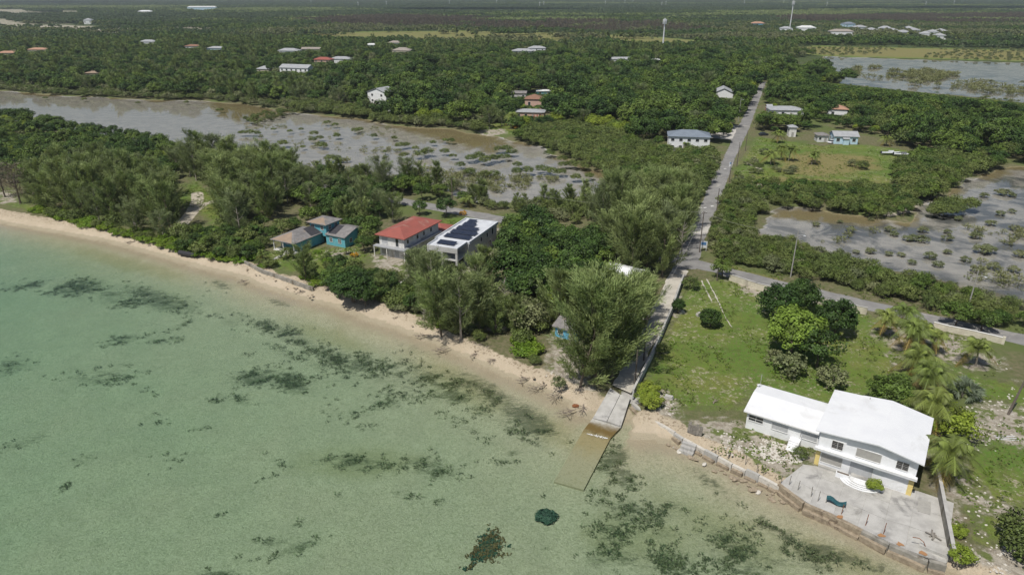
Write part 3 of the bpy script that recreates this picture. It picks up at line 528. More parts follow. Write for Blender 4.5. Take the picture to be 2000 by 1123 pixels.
# ------------------------------------------------------------------ houses
def facep(face, w, d, t):                                           # local position and rotation for a point on a face
    return {'f': ((t, 0), 0), 'r': ((w, t), R(90)), 'b': ((w - t, d), R(180)), 'l': ((0, d - t), R(-90))}[face]
def window(parent, face, w, d, t, z, ww, wh, mat='glass', frame='trim', bars=0, deep=False, off=(0, 0), name='window'):
    (x, y), rz = facep(face, w, d, t); x += off[0]; y += off[1]
    f = MB(); th = .07 if ww > .5 else .05
    f.box(-ww/2-th, -ww/2, -.06, .02, -th, wh+th); f.box(ww/2, ww/2+th, -.06, .02, -th, wh+th); f.box(-ww/2, ww/2, -.06, .02, wh, wh+th); f.box(-ww/2, ww/2, -.1, .02, -th, 0)
    fr = f.build(name, frame, parent, loc=(x, y, z), rz=rz)
    MB().box(-ww/2 + .001, ww/2 - .001, -.02, .015, .001, wh - .001).build('pane' if mat == 'glass' else 'shutter', mat, fr)
    if bars:
        for i in range(1, bars): MB().box(-ww/2 + i * ww / bars - .025, -ww/2 + i * ww / bars + .025, -.045, -.021, .002, wh - .002).build('glazing_bar', frame, fr)
        MB().box(-ww/2 + .002, ww/2 - .002, -.05, -.046, wh * .5 - .03, wh * .5 + .03).build('glazing_bar', frame, fr)
    return fr
def hip(m_, x0, x1, y0, y1, ze, rise, ov=.5, th=.14, ridge=None):
    x0 -= ov; x1 += ov; y0 -= ov; y1 += ov; w, d = x1 - x0, y1 - y0; r = min(w, d) / 2
    if w >= d: A_, B_ = (x0 + r, (y0+y1)/2, ze + rise), (x1 - r + 1e-3, (y0+y1)/2, ze + rise)
    else: A_, B_ = ((x0+x1)/2, y0 + r, ze + rise), ((x0+x1)/2, y1 - r + 1e-3, ze + rise)
    c = [(x0,y0,ze),(x1,y0,ze),(x1,y1,ze),(x0,y1,ze)]; k = [(p[0],p[1],ze-th) for p in c]
    if w >= d: f = [(0,1,5,4),(1,2,5),(2,3,4,5),(3,0,4)]
    else: f = [(0,1,4),(1,2,5,4),(2,3,5),(3,0,4,5)]
    return m_.add(c + [A_, B_] + k, f + [(1,0,6,7),(2,1,7,8),(3,2,8,9),(0,3,9,6),(6,9,8,7)])
def gable(m_, x0, x1, y0, y1, ze, rise, ov=.45, axis='u', th=.14):
    x0 -= ov; x1 += ov; y0 -= ov; y1 += ov
    if axis == 'u':
        ym = (y0+y1)/2; m_.slab([(x0,y0,ze),(x1,y0,ze),(x1,ym,ze+rise),(x0,ym,ze+rise)], th); m_.slab([(x0,ym,ze+rise),(x1,ym,ze+rise),(x1,y1,ze),(x0,y1,ze)], th)
    else:
        xm = (x0+x1)/2; m_.slab([(x0,y0,ze),(xm,y0,ze+rise),(xm,y1,ze+rise),(x0,y1,ze)], th); m_.slab([(xm,y0,ze+rise),(x1,y0,ze),(x1,y1,ze),(xm,y1,ze+rise)], th)
    return m_
def gwall(m_, x0, x1, y0, y1, z1, rise, axis, inset=.16):              # walls with gable ends
    m_.box(x0, x1, y0, y1, -.3, z1)
    if not axis: return m_
    if axis == 'u':
        ym = (y0+y1)/2; m_.add([(x0,y0,z1),(x0,y1,z1),(x0,ym,z1+rise-inset),(x1,y0,z1),(x1,y1,z1),(x1,ym,z1+rise-inset)], [(0,2,1),(3,4,5),(0,3,5,2),(1,2,5,4)])
    else:
        xm = (x0+x1)/2; m_.add([(x0,y0,z1),(x1,y0,z1),(xm,y0,z1+rise-inset),(x0,y1,z1),(x1,y1,z1),(xm,y1,z1+rise-inset)], [(0,1,2),(3,5,4),(0,2,5,3),(1,4,5,2)])
    return m_
def simple_house(name, label, loc, rz, w, d, h, roof, rise, wallm, roofm, storeys=1, wins=3, cat='house', group=None, door=True, shutters='glass', axis='u', extras=(), wfaces='flr'):
    r = empty(name, loc, rz, label, cat, group); r.location.x, r.location.y = loc[0] - (w/2*math.cos(rz)), loc[1] - (w/2*math.sin(rz))
    m_ = MB(); gwall(m_, 0, w, 0, d, h, rise * .9, axis if roof == 'gable' else None); m_.build('wall', wallm, r)
    m_ = MB(); (hip(m_, 0, w, 0, d, h + .08, rise) if roof == 'hip' else gable(m_, 0, w, 0, d, h + .06, rise, axis=axis)); m_.build('roof', roofm, r)
    sh = h / storeys
    for s in range(storeys):
        for fc in wfaces:
            ln = w if fc in 'fb' else d; k = wins if fc in 'fb' else max(1, int(wins * d / w))
            for i in range(k):
                if s == 0 and fc == 'f' and door and i == k // 2:
                    (x, y), a = facep(fc, w, d, ln * (i + .5) / k); dr = MB().box(-.5, .5, -.05, .02, 0, 2.1).build('door', 'shutter', r, loc=(x, y, .02), rz=a); continue
                window(r, fc, w, d, ln * (i + .5) / k, s * sh + sh * .35, min(1.3, ln / k * .45), sh * .38, shutters)
    for (x0, x1, y0, y1, hh, rf, rs, wm, rm) in extras:
        m_ = MB().box(x0, x1, y0, y1, -.3, hh); m_.build('annex_wall', wm, r); m_ = MB(); (hip(m_, x0, x1, y0, y1, hh + .1, rs, .35) if rf == 'hip' else m_.slab([(x0-.3,y0-.3,hh+.15),(x1+.3,y0-.3,hh+.15),(x1+.3,y1+.2,hh+.15+rs),(x0-.3,y1+.2,hh+.15+rs)], .12)); m_.build('annex_roof', rm, r)
    return r
# ---- white house
WH = empty('white_house', (41.0, 76.9, L), R(-34), 'large white two-storey seaside house with flat white roof and long low wing', 'house')
W, D = 11.6, 11.0; H2 = 5.35
MB().box(0, W, 0, D, -.4, H2 - .05).add([(3.3,.02,H2-.06),(W,.02,H2-.06),(W*.6,.02,H2+.75),(3.3,D,H2-.06),(W,D,H2-.06),(W*.6,D,H2+.75)], [(0,1,2),(3,5,4),(0,2,5,3),(1,4,5,2)]).build('wall', 'white', WH)
rm = MB(); ov = .55
rm.slab([(3.25,-ov-.25,H2+.62),(W*.6,-ov-.35,H2+1.02),(W*.6,D+.5,H2+1.02),(3.25,D+.5,H2+.62)], .16); rm.slab([(W*.6,-ov-.35,H2+1.02),(W+ov,-ov-.25,H2+.08),(W+ov,D+.5,H2+.08),(W*.6,D+.5,H2+1.02)], .16)
roof = rm.build('roof', 'white_roof', WH)
MB().slab([(-ov,-ov,H2+.18),(3.24,-ov,H2+.46),(3.24,D+.7,H2+.46),(-ov,D+.7,H2+.18)], .16).build('lower_roof', 'white_roof', WH)
MB().box(3.05, 3.2, -.2, D, H2 - .1, H2 + .44).build('roof_step', 'trim', WH)
MB().tube([(4.2, D - .3, H2 + .5), (4.2, D - .3, H2 + 1.0)], .07).build('vent_pipe', 'steel', roof)
MB().box(-.25, W + .25, -.75, -.003, 2.72, 2.95).build('balcony_slab', 'white', WH)
MB().box(-.25, W + .25, -.80, -.70, 2.952, 3.10).build('balcony_kerb', 'trim', WH)
MB().box(-.02, .5, -.10, -.004, -.2, 2.7).build('yellow_pier', 'yellow', WH); MB().box(W - .55, W + .02, -.10, -.004, -.2, 2.7).build('yellow_pier', 'yellow', WH)
for k in range(6): MB().box(-.03, .51, -.125, -.101, .05 + k * .44, .42 + k * .44).build('pier_block', 'yellow', WH); MB().box(W - .56, W + .03, -.125, -.101, .05 + k * .44, .42 + k * .44).build('pier_block', 'yellow', WH)
def shut(t, z, ww, wh, mat, ribs, off=(0, 0)):
    s_ = window(WH, 'f', W, D, t, z, ww, wh, mat, 'trim', off=off)
    for i in range(ribs): MB().box(-ww/2 + (i + .25) * ww / ribs, -ww/2 + (i + .65) * ww / ribs, -.038, -.021, .01, wh - .01).build('rib', mat, s_)
shut(1.95, .75, 2.6, 1.35, 'shutter', 14); shut(5.6, .12, 2.7, 2.35, 'shutter_light', 10); shut(6.05, 3.25, 2.9, 1.25, 'shutter', 16)
for t in (2.3, 9.95):
    wv = window(WH, 'f', W, D, t, 3.35, 1.35, 1.15, 'glass', 'trim', 2)
    for i in range(5): MB().box(-.66, .66, -.075, -.052, .12 + i * .23, .16 + i * .23).build('louvre', 'plank', wv)
MB().box(8.3, 10.6, -.05, -.004, .3, 2.2).build('wall_panel', 'white', WH)
# entrance: curved steps, planters, shrub
for k in range(4):
    rr_ = 2.35 - k * .36; pts = [(6.0 - 1.9, -.9 + .0)] ; arc = [(5.9 + rr_ * math.cos(a), -1.15 + rr_ * .62 * math.sin(a)) for a in [math.pi + math.pi * i / 14 for i in range(15)]]
    MB().prism(arc + [(5.9 + rr_, -.8), (5.9 - rr_, -.8)], -.05, .075 + k * .13).build('riser', 'plank', WH)
    MB().prism([(5.9 + (x_ - 5.9) * 1.03, y_ if y_ > -.9 else -1.15 + (y_ + 1.15) * 1.04) for x_, y_ in arc] + [(5.9 + rr_ * 1.03, -.8), (5.9 - rr_ * 1.03, -.8)], .076 + k * .13, .13 + k * .13).build('step', 'white', WH)
MB().box(4.6, 7.2, -.79, -.006, -.05, .56).build('landing', 'concrete_light', WH)
for (x0, x1) in ((2.9, 4.55), (7.3, 8.7)):
    pl = MB().box(x0, x1, -1.35, -.83, -.05, .72).build('planter', 'white', WH); MB().box(x0 + .1, x1 - .1, -1.25, -.93, .721, .76).build('planter_soil', 'bark', pl)
MB().box(.6, 2.8, -.5, -.1, -.05, .3).build('planter', 'concrete', WH)
# wing
MB().box(-10.3, -.003, 3.2, 9.8, -.5, 2.95).build('wing_wall', 'white', WH)
wr = MB(); wr.slab([(-10.75,2.75,3.05),(-.05,2.75,3.05),(-.05,7.3,3.95),(-10.75,7.3,3.95)], .16); wr.slab([(-10.75,7.3,3.95),(-.05,7.3,3.95),(-.05,10.3,3.75),(-10.75,10.3,3.75)], .16)
wroof = wr.build('wing_roof', 'white_roof', WH); MB().box(-10.75, -.05, 2.68, 2.745, 2.86, 3.04).build('gutter', 'trim', wroof)
for t, z, ww, wh, mt in ((-9.0, 1.55, 2.0, .85, 'glass'), (-5.6, 1.3, 2.2, 1.0, 'shutter_light'), (-1.7, 1.3, 2.2, 1.0, 'shutter_light')):
    window(WH, 'f', W, D, t, z, ww, wh, mt, 'trim', 2 if mt == 'glass' else 0, off=(0, 3.2))
st = MB().box(-4.0, -2.6, 2.3, 3.19, -.4, .9).build('landing', 'white', WH)
for k in range(4): MB().box(-4.0, -2.6, 1.0 + k * .32, 1.315 + k * .32, -.4, .1 + k * .2).build('step', 'white', WH)
MB().tube([(-2.58, 1.0, -.2), (-2.58, 1.0, .9), (-2.58, 2.3, 1.75), (-2.58, 3.15, 1.75)], .03).build('handrail', 'trim', WH)
an_ = empty('roof_antenna', Vector((41.0, 76.9, L)) + Matrix.Rotation(R(-34), 3, 'Z') @ Vector((-10.4, 9.3, 3.8)), 0, 'thin metal antenna mast on the far corner of the white wing roof', 'antenna')
MB().tube([(0, 0, 0), (0, 0, 2.2)], .03).build('mast', 'steel', an_); MB().tube([(-.35, .1, .25), (-.15, .0, .35), (.02, 0, .3)], [.16, .2, .05], 8).build('dish', 'signwhite', an_)
# patio of slabs, sea wall, side wall, posts
PAT = [(1581,906),(1524,944),(1573,981),(1626,1003),(1686,1033),(1739,1060),(1814,1092),(1848,1100),(1826,925),(1776,972)]
patio = empty('patio', (41.0, 76.9, L), R(-34), 'wide cracked concrete patio in front of the white house', 'patio')
Ri = Matrix.Rotation(R(34), 3, 'Z')
def wl_(p, z=L): q = Ri @ (g(*p, z) - Vector((41.0, 76.9, z))); return (q.x, q.y)
pf = [wl_(p) for p in ((1524,944),(1573,981),(1626,1003),(1686,1033),(1739,1060),(1814,1092),(1848,1100))]
def front_y(x): return float(np.interp(x, [p[0] for p in pf], [p[1] for p in pf]))
xe = [pf[0][0], -1.2, 1.4, 4.2, 7.0, 9.6, 12.2, pf[-1][0]]
def back_y(x): return -.05 if 0 < x < W else (float(np.interp(x, [pf[0][0], -1.0, 0], [pf[0][1] + .2, -.4, -.05])) if x <= 0 else 1.5)
for i in range(len(xe) - 1):
    x0, x1 = xe[i] + .006, xe[i + 1] - .006; f0, f1 = front_y(x0), front_y(x1); k0, k1 = back_y(x0 + .02), back_y(x1 - .02)
    rows = [0, .36, .7, 1] if i not in (0,) else [0, 1]
    for j in range(len(rows) - 1):
        a, c = rows[j] + (.002 if j else 0), rows[j + 1] - .002
        yl0, yl1 = f0 + (k0 - f0) * a, f0 + (k0 - f0) * c; yr0, yr1 = f1 + (k1 - f1) * a, f1 + (k1 - f1) * c
        MB().prism([(x0, yl0), (x1, yr0), (x1, yr1), (x0, yl1)], -.15, .04 + random.uniform(-.008, .008)).build('slab', random.choice(['concrete_light', 'concrete_light', 'concrete']), patio)
sw2 = empty('patio_seawall', (41.0, 76.9, L), R(-34), 'stained concrete seawall holding up the patio above the water', 'seawall')
for i in range(len(pf) - 1):
    a, c = Vector(pf[i]), Vector(pf[i + 1]); d = c - a; nn = max(1, int(d.length / 2.6))
    for k in range(nn):
        p = a + d * (k / nn); q = a + d * ((k + 1) / nn); e2 = d.normalized(); nr = Vector((e2.y, -e2.x))
        MB().prism([p + nr * .5, q - e2 * .02 + nr * .5, q - e2 * .02 + nr * .02, p + nr * .02], -2.0, random.uniform(-.05, .10)).build('wall_block', random.choice(['concrete', 'concrete_dark', 'stone_wet']), sw2)
        w1 = random.uniform(.7, 1.0); MB().prism([p + nr * w1, q - e2 * .1 + nr * (w1 + .1), q - e2 * .1 + nr * .505, p + nr * .505], -2.0, random.uniform(-.8, -.45)).build('footing_block', 'stone_wet', sw2)
POSTS = [((1456,905),1.4),((1478,920),1.3),((1525,944),1.3),((1541,947),1.5),((1558,957),1.5),((1584,970),1.6),((1597,979),1.6),((1643,1004),1.5),((1690,1026),1.7),((1725,1043),1.7)]
for i, (p, h) in enumerate(POSTS):
    q = g(*p); o = MB().tube([(0, 0, -.1), (random.uniform(-.05, .1), 0, h)], .042).build('fence_post', 'plank' if i < 7 else 'rust', loc=(q.x, q.y, L))
    tag(o, 'thin bare post standing along the edge of the seawall', 'post', 'bare posts along the seawall edge')
q = g(1806, 1072); tag(MB().tube([(-1.4, .5, 1.3), (-.8, .3, 1.35), (-.3, .1, 1.0), (0, 0, .4), (0, 0, -.1)], .045).build('bent_pipe', 'rust', loc=(q.x, q.y, L)), 'bent dark pipe curling over the patio edge', 'pipe')
for i, (x, y) in enumerate(((1641,1010),(1722,1047),(1757,1064),(1803,1082))):
    q = g(x, y); pts = [(q.x + random.uniform(.25, .55) * math.cos(a), q.y + random.uniform(.15, .5) * math.sin(a)) for a in [k * .7 for k in range(9)]]
    o = MB().add([(a, c, L + .115 + .001 * i) for a, c in pts], [tuple(range(9))]).build('rust_stain', 'ruststain'); o.parent = sw2; o.matrix_parent_inverse = (Matrix.Translation(sw2.location) @ Matrix.Rotation(R(-34), 4, 'Z')).inverted()
sw_a, sw_b = g(1824, 918), g(1857, 1092); d_ = sw_b - sw_a
side = wall_run('patio_side_wall', [sw_a, sw_a.lerp(sw_b, .33), sw_a.lerp(sw_b, .66), sw_b], 1.5, .3, 'concrete_dark', 'tall stained side wall closing the patio from the rubble plot', cap='concrete_light')
tp = empty('tarpaulin', g(1633, 985), R(-30), 'blue-green tarpaulin sagging from a post on the patio', 'tarpaulin')
tv = [(x * .38 - 1.2, y * .3 - .4, .45 + .18 * math.sin(x * 1.1) + .12 * math.cos(y * 2 + x)) for y in range(4) for x in range(7)]
MB().add(tv, [(j*7+i, j*7+i+1, j*7+i+8, j*7+i+7) for j in range(3) for i in range(6)]).build('sheet', 'tarp', tp, True); MB().tube([(-1.15, -.35, 0), (-1.15, -.35, .7)], .04).build('prop', 'plank', tp)
q = g(1805, 990); tag(MB().box(-.7, .7, -1.3, 1.3, 0, .05).build('metal_sheet', 'shutter', loc=(q.x, q.y, L + .05), rz=R(-30)), 'dark grey flat sheet lying by the patio side wall', 'sheet')
q = g(1822, 1050); dk = empty('debris_pile', (q.x, q.y, L), .4, 'small pile of broken boards in the patio corner', 'debris')
for i in range(6): o = MB().box(-.6, .6, -.09, .09, 0, .06).build('board', 'plank', dk, loc=(random.uniform(-.3, .3), random.uniform(-.4, .4), .06 + i * .05), rz=random.random() * 3)
q = g(1826, 1070); tag(MB().prism([(-1.6,-1.0),(1.4,-1.2),(1.5,.4),(-1.5,.6)], -.5, .42).build('concrete_block', 'concrete', loc=(q.x, q.y, L), rz=R(-34)), 'low concrete block at the seaward corner of the patio', 'block')
# ---- turquoise house
TE = empty('turquoise_house', (-52.6, 157.6, L), R(-28), 'turquoise wooden house with patched grey roofs and a small upper storey', 'house')
MB().box(-7.2, -.7, 3.2, 11, -.2, 2.75).build('wall', 'teal', TE)
for (x, y) in ((-7.4, .5), (-4.2, .4), (-.8, .5), (-7.4, 2.9)): MB().box(x - .08, x + .08, y - .08, y + .08, -.1, 2.75).build('porch_post', 'trim', TE)
MB().box(-7.6, -.5, .2, 3.19, -.2, .18).build('porch_floor', 'white_dirty', TE)
rf = MB(); hip(rf, -7.7, -.4, .4, 11.2, 2.85, 1.5, .4); rfo = rf.build('porch_roof', 'shingle', TE)
zt = lambda y: 2.85 + 1.5 * min(1, (y - 0.0) / 4.05)
MB().add([(-7.6,.12,2.9),(-1.0,.12,2.9),(-4.05,3.7,4.245)], [(0,1,2)]).build('roof_patch', 'shingle_brown', rfo)
MB().add([(-.35,6.2,3.01),(-.15,9.6,2.94),(-3.6,10.6,4.26),(-3.5,6.9,4.22)], [(0,1,2,3)]).build('roof_shade_patch', 'tar', rfo)  # shading of the slope beside the upper storey, painted on as a dark patch
MB().box(-4.0, 1.3, 9.9, 14.9, 2.0, 5.15).build('upper_wall', 'teal', TE)
rf = MB(); hip(rf, -4.0, 1.3, 9.9, 14.9, 5.22, .85, .65); r2 = rf.build('upper_roof', 'shingle', TE)
MB().add([(-4.55,9.3,5.26),(1.8,9.3,5.26),(-1.2,12.1,6.06),(-1.5,12.1,6.06)], [(0,1,2,3)]).build('roof_patch', 'shingle_brown', r2)
MB().box(1.2, 7.3, 9.7, 18, -.2, 2.75).add([(7.3,9.7,2.74),(7.3,18,2.74),(7.3,13.85,4.0),(1.2,9.7,2.74),(1.2,18,2.74),(1.2,13.85,4.0)], [(0,1,2),(3,5,4),(0,2,5,3),(1,4,5,2)]).build('wing_wall', 'teal', TE)
rf = MB(); gable(rf, 1.6, 7.3, 9.7, 18, 2.82, 1.35, .4); r3 = rf.build('wing_roof', 'shingle', TE)
MB().add([(1.8,9.9,3.01),(4.2,10.0,3.04),(4.0,13.7,4.17),(1.8,13.7,4.17)], [(0,1,2,3)]).build('roof_shade_patch', 'tar', r3)  # upper storey's cast shadow on the wing roof, painted on as a dark patch
for fc, w_, d_2, t, z, ofx, ofy in (('f', 5.3, 5, 1.0, 3.6, -4.0, 9.9), ('f', 5.3, 5, 4.0, 3.6, -4.0, 9.9), ('r', 5.3, 5, 1.4, 3.6, -4.0, 9.9), ('r', 5.3, 5, 3.6, 3.6, -4.0, 9.9), ('f', 6.1, 8, 1.6, 1.0, 1.2, 9.7), ('f', 6.1, 8, 4.4, 1.0, 1.2, 9.7), ('r', 6.1, 8.3, 2.2, 1.0, 1.2, 9.7), ('r', 6.1, 8.3, 5.5, 1.0, 1.2, 9.7), ('r', 6.5, 7.8, 2.0, 1.0, -7.2, 3.2), ('f', 6.5, 7.8, 1.5, 1.0, -7.2, 3.2)):
    window(TE, fc, w_, d_2, t, z, .9, 1.0, 'glass', 'trim', 2, off=(ofx, ofy))
MB().box(-3.6, -2.7, 3.12, 3.19, 0, 2.1).build('door', 'trim', TE)
tw = [g(*p) for p in ((474,512),(506,528),(516,533),(552,545),(586,557),(612,566))]
wall_run('beach_wall', tw, .62, .4, 'concrete_dark', 'low weathered seawall in front of the turquoise house', cap=None)
q0, q1 = g(567, 491), g(533, 508); tag(strip('garden_path', [(q0.x - .7, q0.y), (q1.x - .7, q1.y)], [(q0.x + .5, q0.y), (q1.x + .5, q1.y)], L + .02, 'concrete_light', 'narrow concrete path from the porch to the beach', px=False))
# ---- red-roofed house
RD = empty('red_roof_house', (-32.0, 157.9, L), R(-27), 'white two-storey house with a rust-red hip roof and a grey balcony', 'house')
MB().box(0, 7.2, 0, 15, -.2, 5.3).build('wall', 'white_dirty', RD)
rf = MB(); hip(rf, 0, 7.2, 0, 15, 5.42, 1.25, .75, .18); rdr = rf.build('roof', 'red_roof', RD)
MB().box(-.9, 8.3, -1.5, -.003, 2.62, 2.82).build('balcony', 'grey_roof', RD); MB().box(7.203, 8.3, -.002, 15.2, 2.62, 2.82).build('side_balcony', 'grey_roof', RD)
for x in (-.7, 3.0, 8.1): MB().box(x - .09, x + .09, -1.4, -1.22, -.1, 2.62).build('column', 'white_dirty', RD)
for y in (4.5, 9, 14): MB().box(7.95, 8.13, y - .09, y + .09, -.1, 2.62).build('column', 'white_dirty', RD)
for t, z, ww, wh, mt in ((1.5, .5, 1.9, 1.7, 'shutter'), (1.6, 3.15, 1.7, 1.75, 'shutter_light'), (5.2, 2.95, .8, 2.0, 'glass'), (5.0, .3, 1.2, 1.9, 'shutter_light')): window(RD, 'f', 7.2, 15, t, z, ww, wh, mt)
for t in (1.5, 5.6, 8.4, 11.6): window(RD, 'r', 7.2, 15, t, 3.6, .8, 1.0, 'glass')
MB().box(2.6, 7.6, 16.5, 21.5, -.2, 2.3).build('annex_wall', 'white_dirty', RD); rf = MB(); hip(rf, 2.6, 7.6, 16.5, 21.5, 2.4, .9, .4); rf.build('annex_roof', 'red_roof', RD)
# ---- flat-roofed house with solar panels
SO = empty('solar_house', (-19.3, 150.0, L), R(-22.5), 'grey flat-roofed concrete house with rows of solar panels on top', 'house')
MB().box(-.6, 7.9, 5.0, 21.3, -.2, 5.2).build('wall', 'wall_grey', SO)
for (x0, x1, y0, y1, nm) in ((-.2, 7.6, 0, 5.0, 'front_roof_slab'), (-.9, 8.2, 4.99, 21.6, 'roof_slab')): MB().box(x0, x1, y0, y1 - .003, 4.95 if nm[0] == 'f' else 5.202, 5.34 if nm[0] == 'f' else 5.36).build(nm, 'roofdeck', SO)
MB().box(-.2, 7.6, -.25, -.003, 4.3, 5.5).build('fascia_beam', 'wall_grey', SO)
for (x0, x1, y0, y1) in ((-.9, -.65, 4.9, 21.6), (7.95, 8.2, 4.9, 21.6), (-.64, 7.94, 21.35, 21.6), (-.2, 0, -.002, 4.89), (7.4, 7.6, -.002, 4.89)): MB().box(x0, x1, y0, y1, 5.0, 5.62).build('parapet', 'roofdeck', SO)
for x in (.1, 3.6, 7.3): MB().box(x - .25, x + .25, -.2, .3, -.2, 4.29).build('column', 'wall_grey', SO)
MB().box(-.1, 7.5, 0, 4.99, 2.3, 2.5).build('balcony_slab', 'wall_grey', SO)
for t, z, hh in ((3.2, 1.0, 1.6), (7.0, 3.4, 1.1), (10.4, 3.4, 1.1), (13.6, 3.2, 1.6), (12.0, .8, 1.4)): window(SO, 'r', 7.9, 16.3, t, z, 1.0, hh, 'glass', off=(0, 5.0))
for t in (2.0, 5.8): window(SO, 'f', 7.9, 16, t, .1, 1.6, 2.1, 'glass', off=(0, 5.0))
for (x0, y0, nc) in ((1.4, 1.4, 4), (.7, 6.2, 6), (.7, 9.4, 6), (.7, 12.5, 5), (.9, 15.5, 3), (.9, 18.2, 2)):
    ar = MB().box(x0 - .05, x0 + nc * 1.12, y0 + .8, y0 + .9, 5.37, 5.65).build('panel_rack', 'alu', SO)
    for i in range(nc):
        x = x0 + i * 1.12; MB().slab([(x, y0, 5.60), (x + 1.08, y0, 5.60), (x + 1.08, y0 + 2.1, 5.84), (x, y0 + 2.1, 5.84)], .04).build('solar_panel', 'panel', ar)
ws = [(-23.9, 136.6), (-20.4, 146.5), (-17.5, 152)]; wall_run('plot_wall', ws, 1.5, .2, 'wall_grey', 'grey plot wall running from the solar house down to the beach', cap='concrete_light')
ws = [(-9.8, 138.6), (-5.6, 148), (-1.9, 158), (1.2, 165)]; wall_run('plot_wall', ws, 1.5, .2, 'wall_grey', 'grey plot wall on the right of the solar house', cap='concrete_light')
wall_run('road_front_wall', [(-8.5, 176), (-3.0, 173.2), (2.6, 170)], 1.4, .2, 'wall_cream', 'cream street wall behind the solar house', cap='concrete_light')
mc = empty('site_trailer', (-3.4, 150.5, L), R(-20), 'small rusty site trailer parked beside the solar house', 'trailer')
MB().box(-.9, .9, -1.4, 1.4, .5, .62).build('deck', 'rust', mc); [MB().tube([(x - .12, 0, .32), (x + .12, 0, .32)], .32, 10).build('wheel', 'tyre', mc) for x in (-.95, .95)]; MB().tube([(-.8, -1.3, .62), (-.8, -1.3, 1.5), (.8, -1.3, 1.5), (.8, -1.3, .62)], .05).build('frame_hoop', 'rust', mc)
# ---- small buildings among the casuarinas
simple_house('beach_shack', 'small shack with brown roof and blue wall behind the leaning casuarinas', (9.9, 113.5, L), R(-34), 4.6, 4.6, 2.1, 'gable', 1.0, 'blue_paint', 'shingle', 1, 2, axis='u', wfaces='f')
HB = simple_house('white_roof_hut', 'low hut with a white sheet roof under the roadside casuarinas', (23.4, 139.5, L), R(-36), 8.4, 5, 2.4, 'gable', .8, 'cream', 'white_roof', 1, 3, axis='u', wfaces='f')

# ---- houses further inland: (px of front foot centre), width in px, depth m, height m, roof, rise, wall, roof mat, storeys, turn, label
SIGHT = []                                                           # (x, y, half width, height that must stay visible, reach)
CLEAR = []                                                           # (x, y, radius) kept free of trees
def far_house(px, py, wpx, d, h, roof, rise, wm, rm, st, turn, label, wins=3, axis='u', extras=(), clear=None, cat='house'):
    p = g(px, py); fy = p.y * cP - (L - CAMH) * sP; w = wpx * fy / FPX
    CLEAR.append((p.x + d * .3 * math.sin(-R(turn)), p.y + d * .45, max(w, d) * .62))
    # open ground on the side facing the shore so that the front is seen
    if not label.startswith('bright white pyramid'): SIGHT.append((p.x, p.y, w * .5 + 1, L + h * (.45 if p.y < 450 else .66), 90))
    return simple_house('house', label, p, R(turn), w, d, h, roof, rise, wm, rm, st, wins, axis=axis, extras=extras, cat=cat)
far_house(1344, 295, 78, 10, 5.6, 'hip', 1.9, 'white', 'slate_roof', 2, -10, 'white two-storey house with blue-grey hip roof left of the main road', 5, clear=4)
far_house(1651, 282, 44, 7.5, 3.2, 'gable', 1.6, 'ltblue', 'grey_roof', 1, -8, 'small pale blue cottage with grey gable roof on the grass', 3, extras=((3.4, 5.6, -1.6, -.01, 2.3, 'shed', .5, 'ltblue', 'grey_roof'),))
far_house(1606, 278, 20, 5, 2.8, 'hip', .9, 'pale_roof', 'shingle', 1, -8, 'narrow grey hut between the pale blue cottage and the palms', 2)
far_house(1547, 268, 13, 4, 4.2, 'hip', .8, 'white_dirty', 'grey_roof', 1, -8, 'tiny white tower hut with a grey cap roof', 1)
far_house(1536, 229, 62, 10, 3.4, 'hip', 1.4, 'white', 'grey_roof', 1, -6, 'long low house with pale grey hip roof right of the road', 4)
far_house(1502, 222, 9, 4, 3.4, 'gable', 1.0, 'redpaint', 'grey_roof', 1, -6, 'small red shed at the roadside by the long grey roof', 1)
far_house(1634, 232, 34, 9, 4.6, 'hip', 1.6, 'white', 'orange_roof', 1, -20, 'white house with tan tiled roof deep in the right-hand trees', 2, clear=2)
far_house(1412, 198, 36, 14, 4.6, 'gable', 2.6, 'white', 'grey_roof', 1, -14, 'white gabled chapel beside the top of the road', 1, axis='v')
far_house(1034, 232, 56, 9, 3.1, 'hip', 1.0, 'pink', 'grey_roof', 1, -8, 'pink house front with grey porch roof and red posts by the lagoon', 4, clear=12)
far_house(1042, 214, 34, 9, 5.4, 'hip', 2.0, 'pink', 'brown_roof', 1, -8, 'brown-roofed block standing behind the pink house', 2, clear=3)
far_house(1012, 194, 30, 7, 3.4, 'gable', 1.0, 'wall_grey', 'shingle', 1, -8, 'dark grey bungalow behind the brown-roofed block', 3)
far_house(1062, 187, 28, 6, 2.6, 'gable', .6, 'teal', 'pale_roof', 1, 5, 'low pale-roofed shed at the edge of the dark trees', 2)
for k_ in range(1, 6): CLEAR.append((g(737, 201).x * (1 - .012 * k_ * 2.2), g(737, 201).y - 9 * k_, 5.5))
far_house(737, 203, 46, 10, 6.2, 'gable', 2.4, 'white', 'grey_roof', 2, -30, 'tall white gabled house half hidden by trees above the lagoon', 2, axis='v', clear=10)
far_house(575, 150, 62, 10, 6.2, 'gable', 2.2, 'white', 'grey_roof', 2, -16, 'row of white gabled townhouses with grey and red roofs', 6)
far_house(600, 149, 16, 9, 5.2, 'hip', 1.6, 'white', 'red_roof', 2, -16, 'red-roofed end house joined to the white townhouse row', 2)
far_house(514, 146, 28, 9, 4.0, 'hip', 2.0, 'cream', 'grey_roof', 1, -12, 'cream house with steep grey hip roof left of the townhouses', 2)
far_house(629, 130, 34, 9, 5.4, 'hip', 1.8, 'pink', 'red_roof', 2, -10, 'peach house with dark red roof and white dormers', 3)
far_house(664, 124, 40, 10, 3.6, 'hip', 1.8, 'white', 'grey_roof', 1, -6, 'white house with pale grey hip roof beside the peach house', 3)
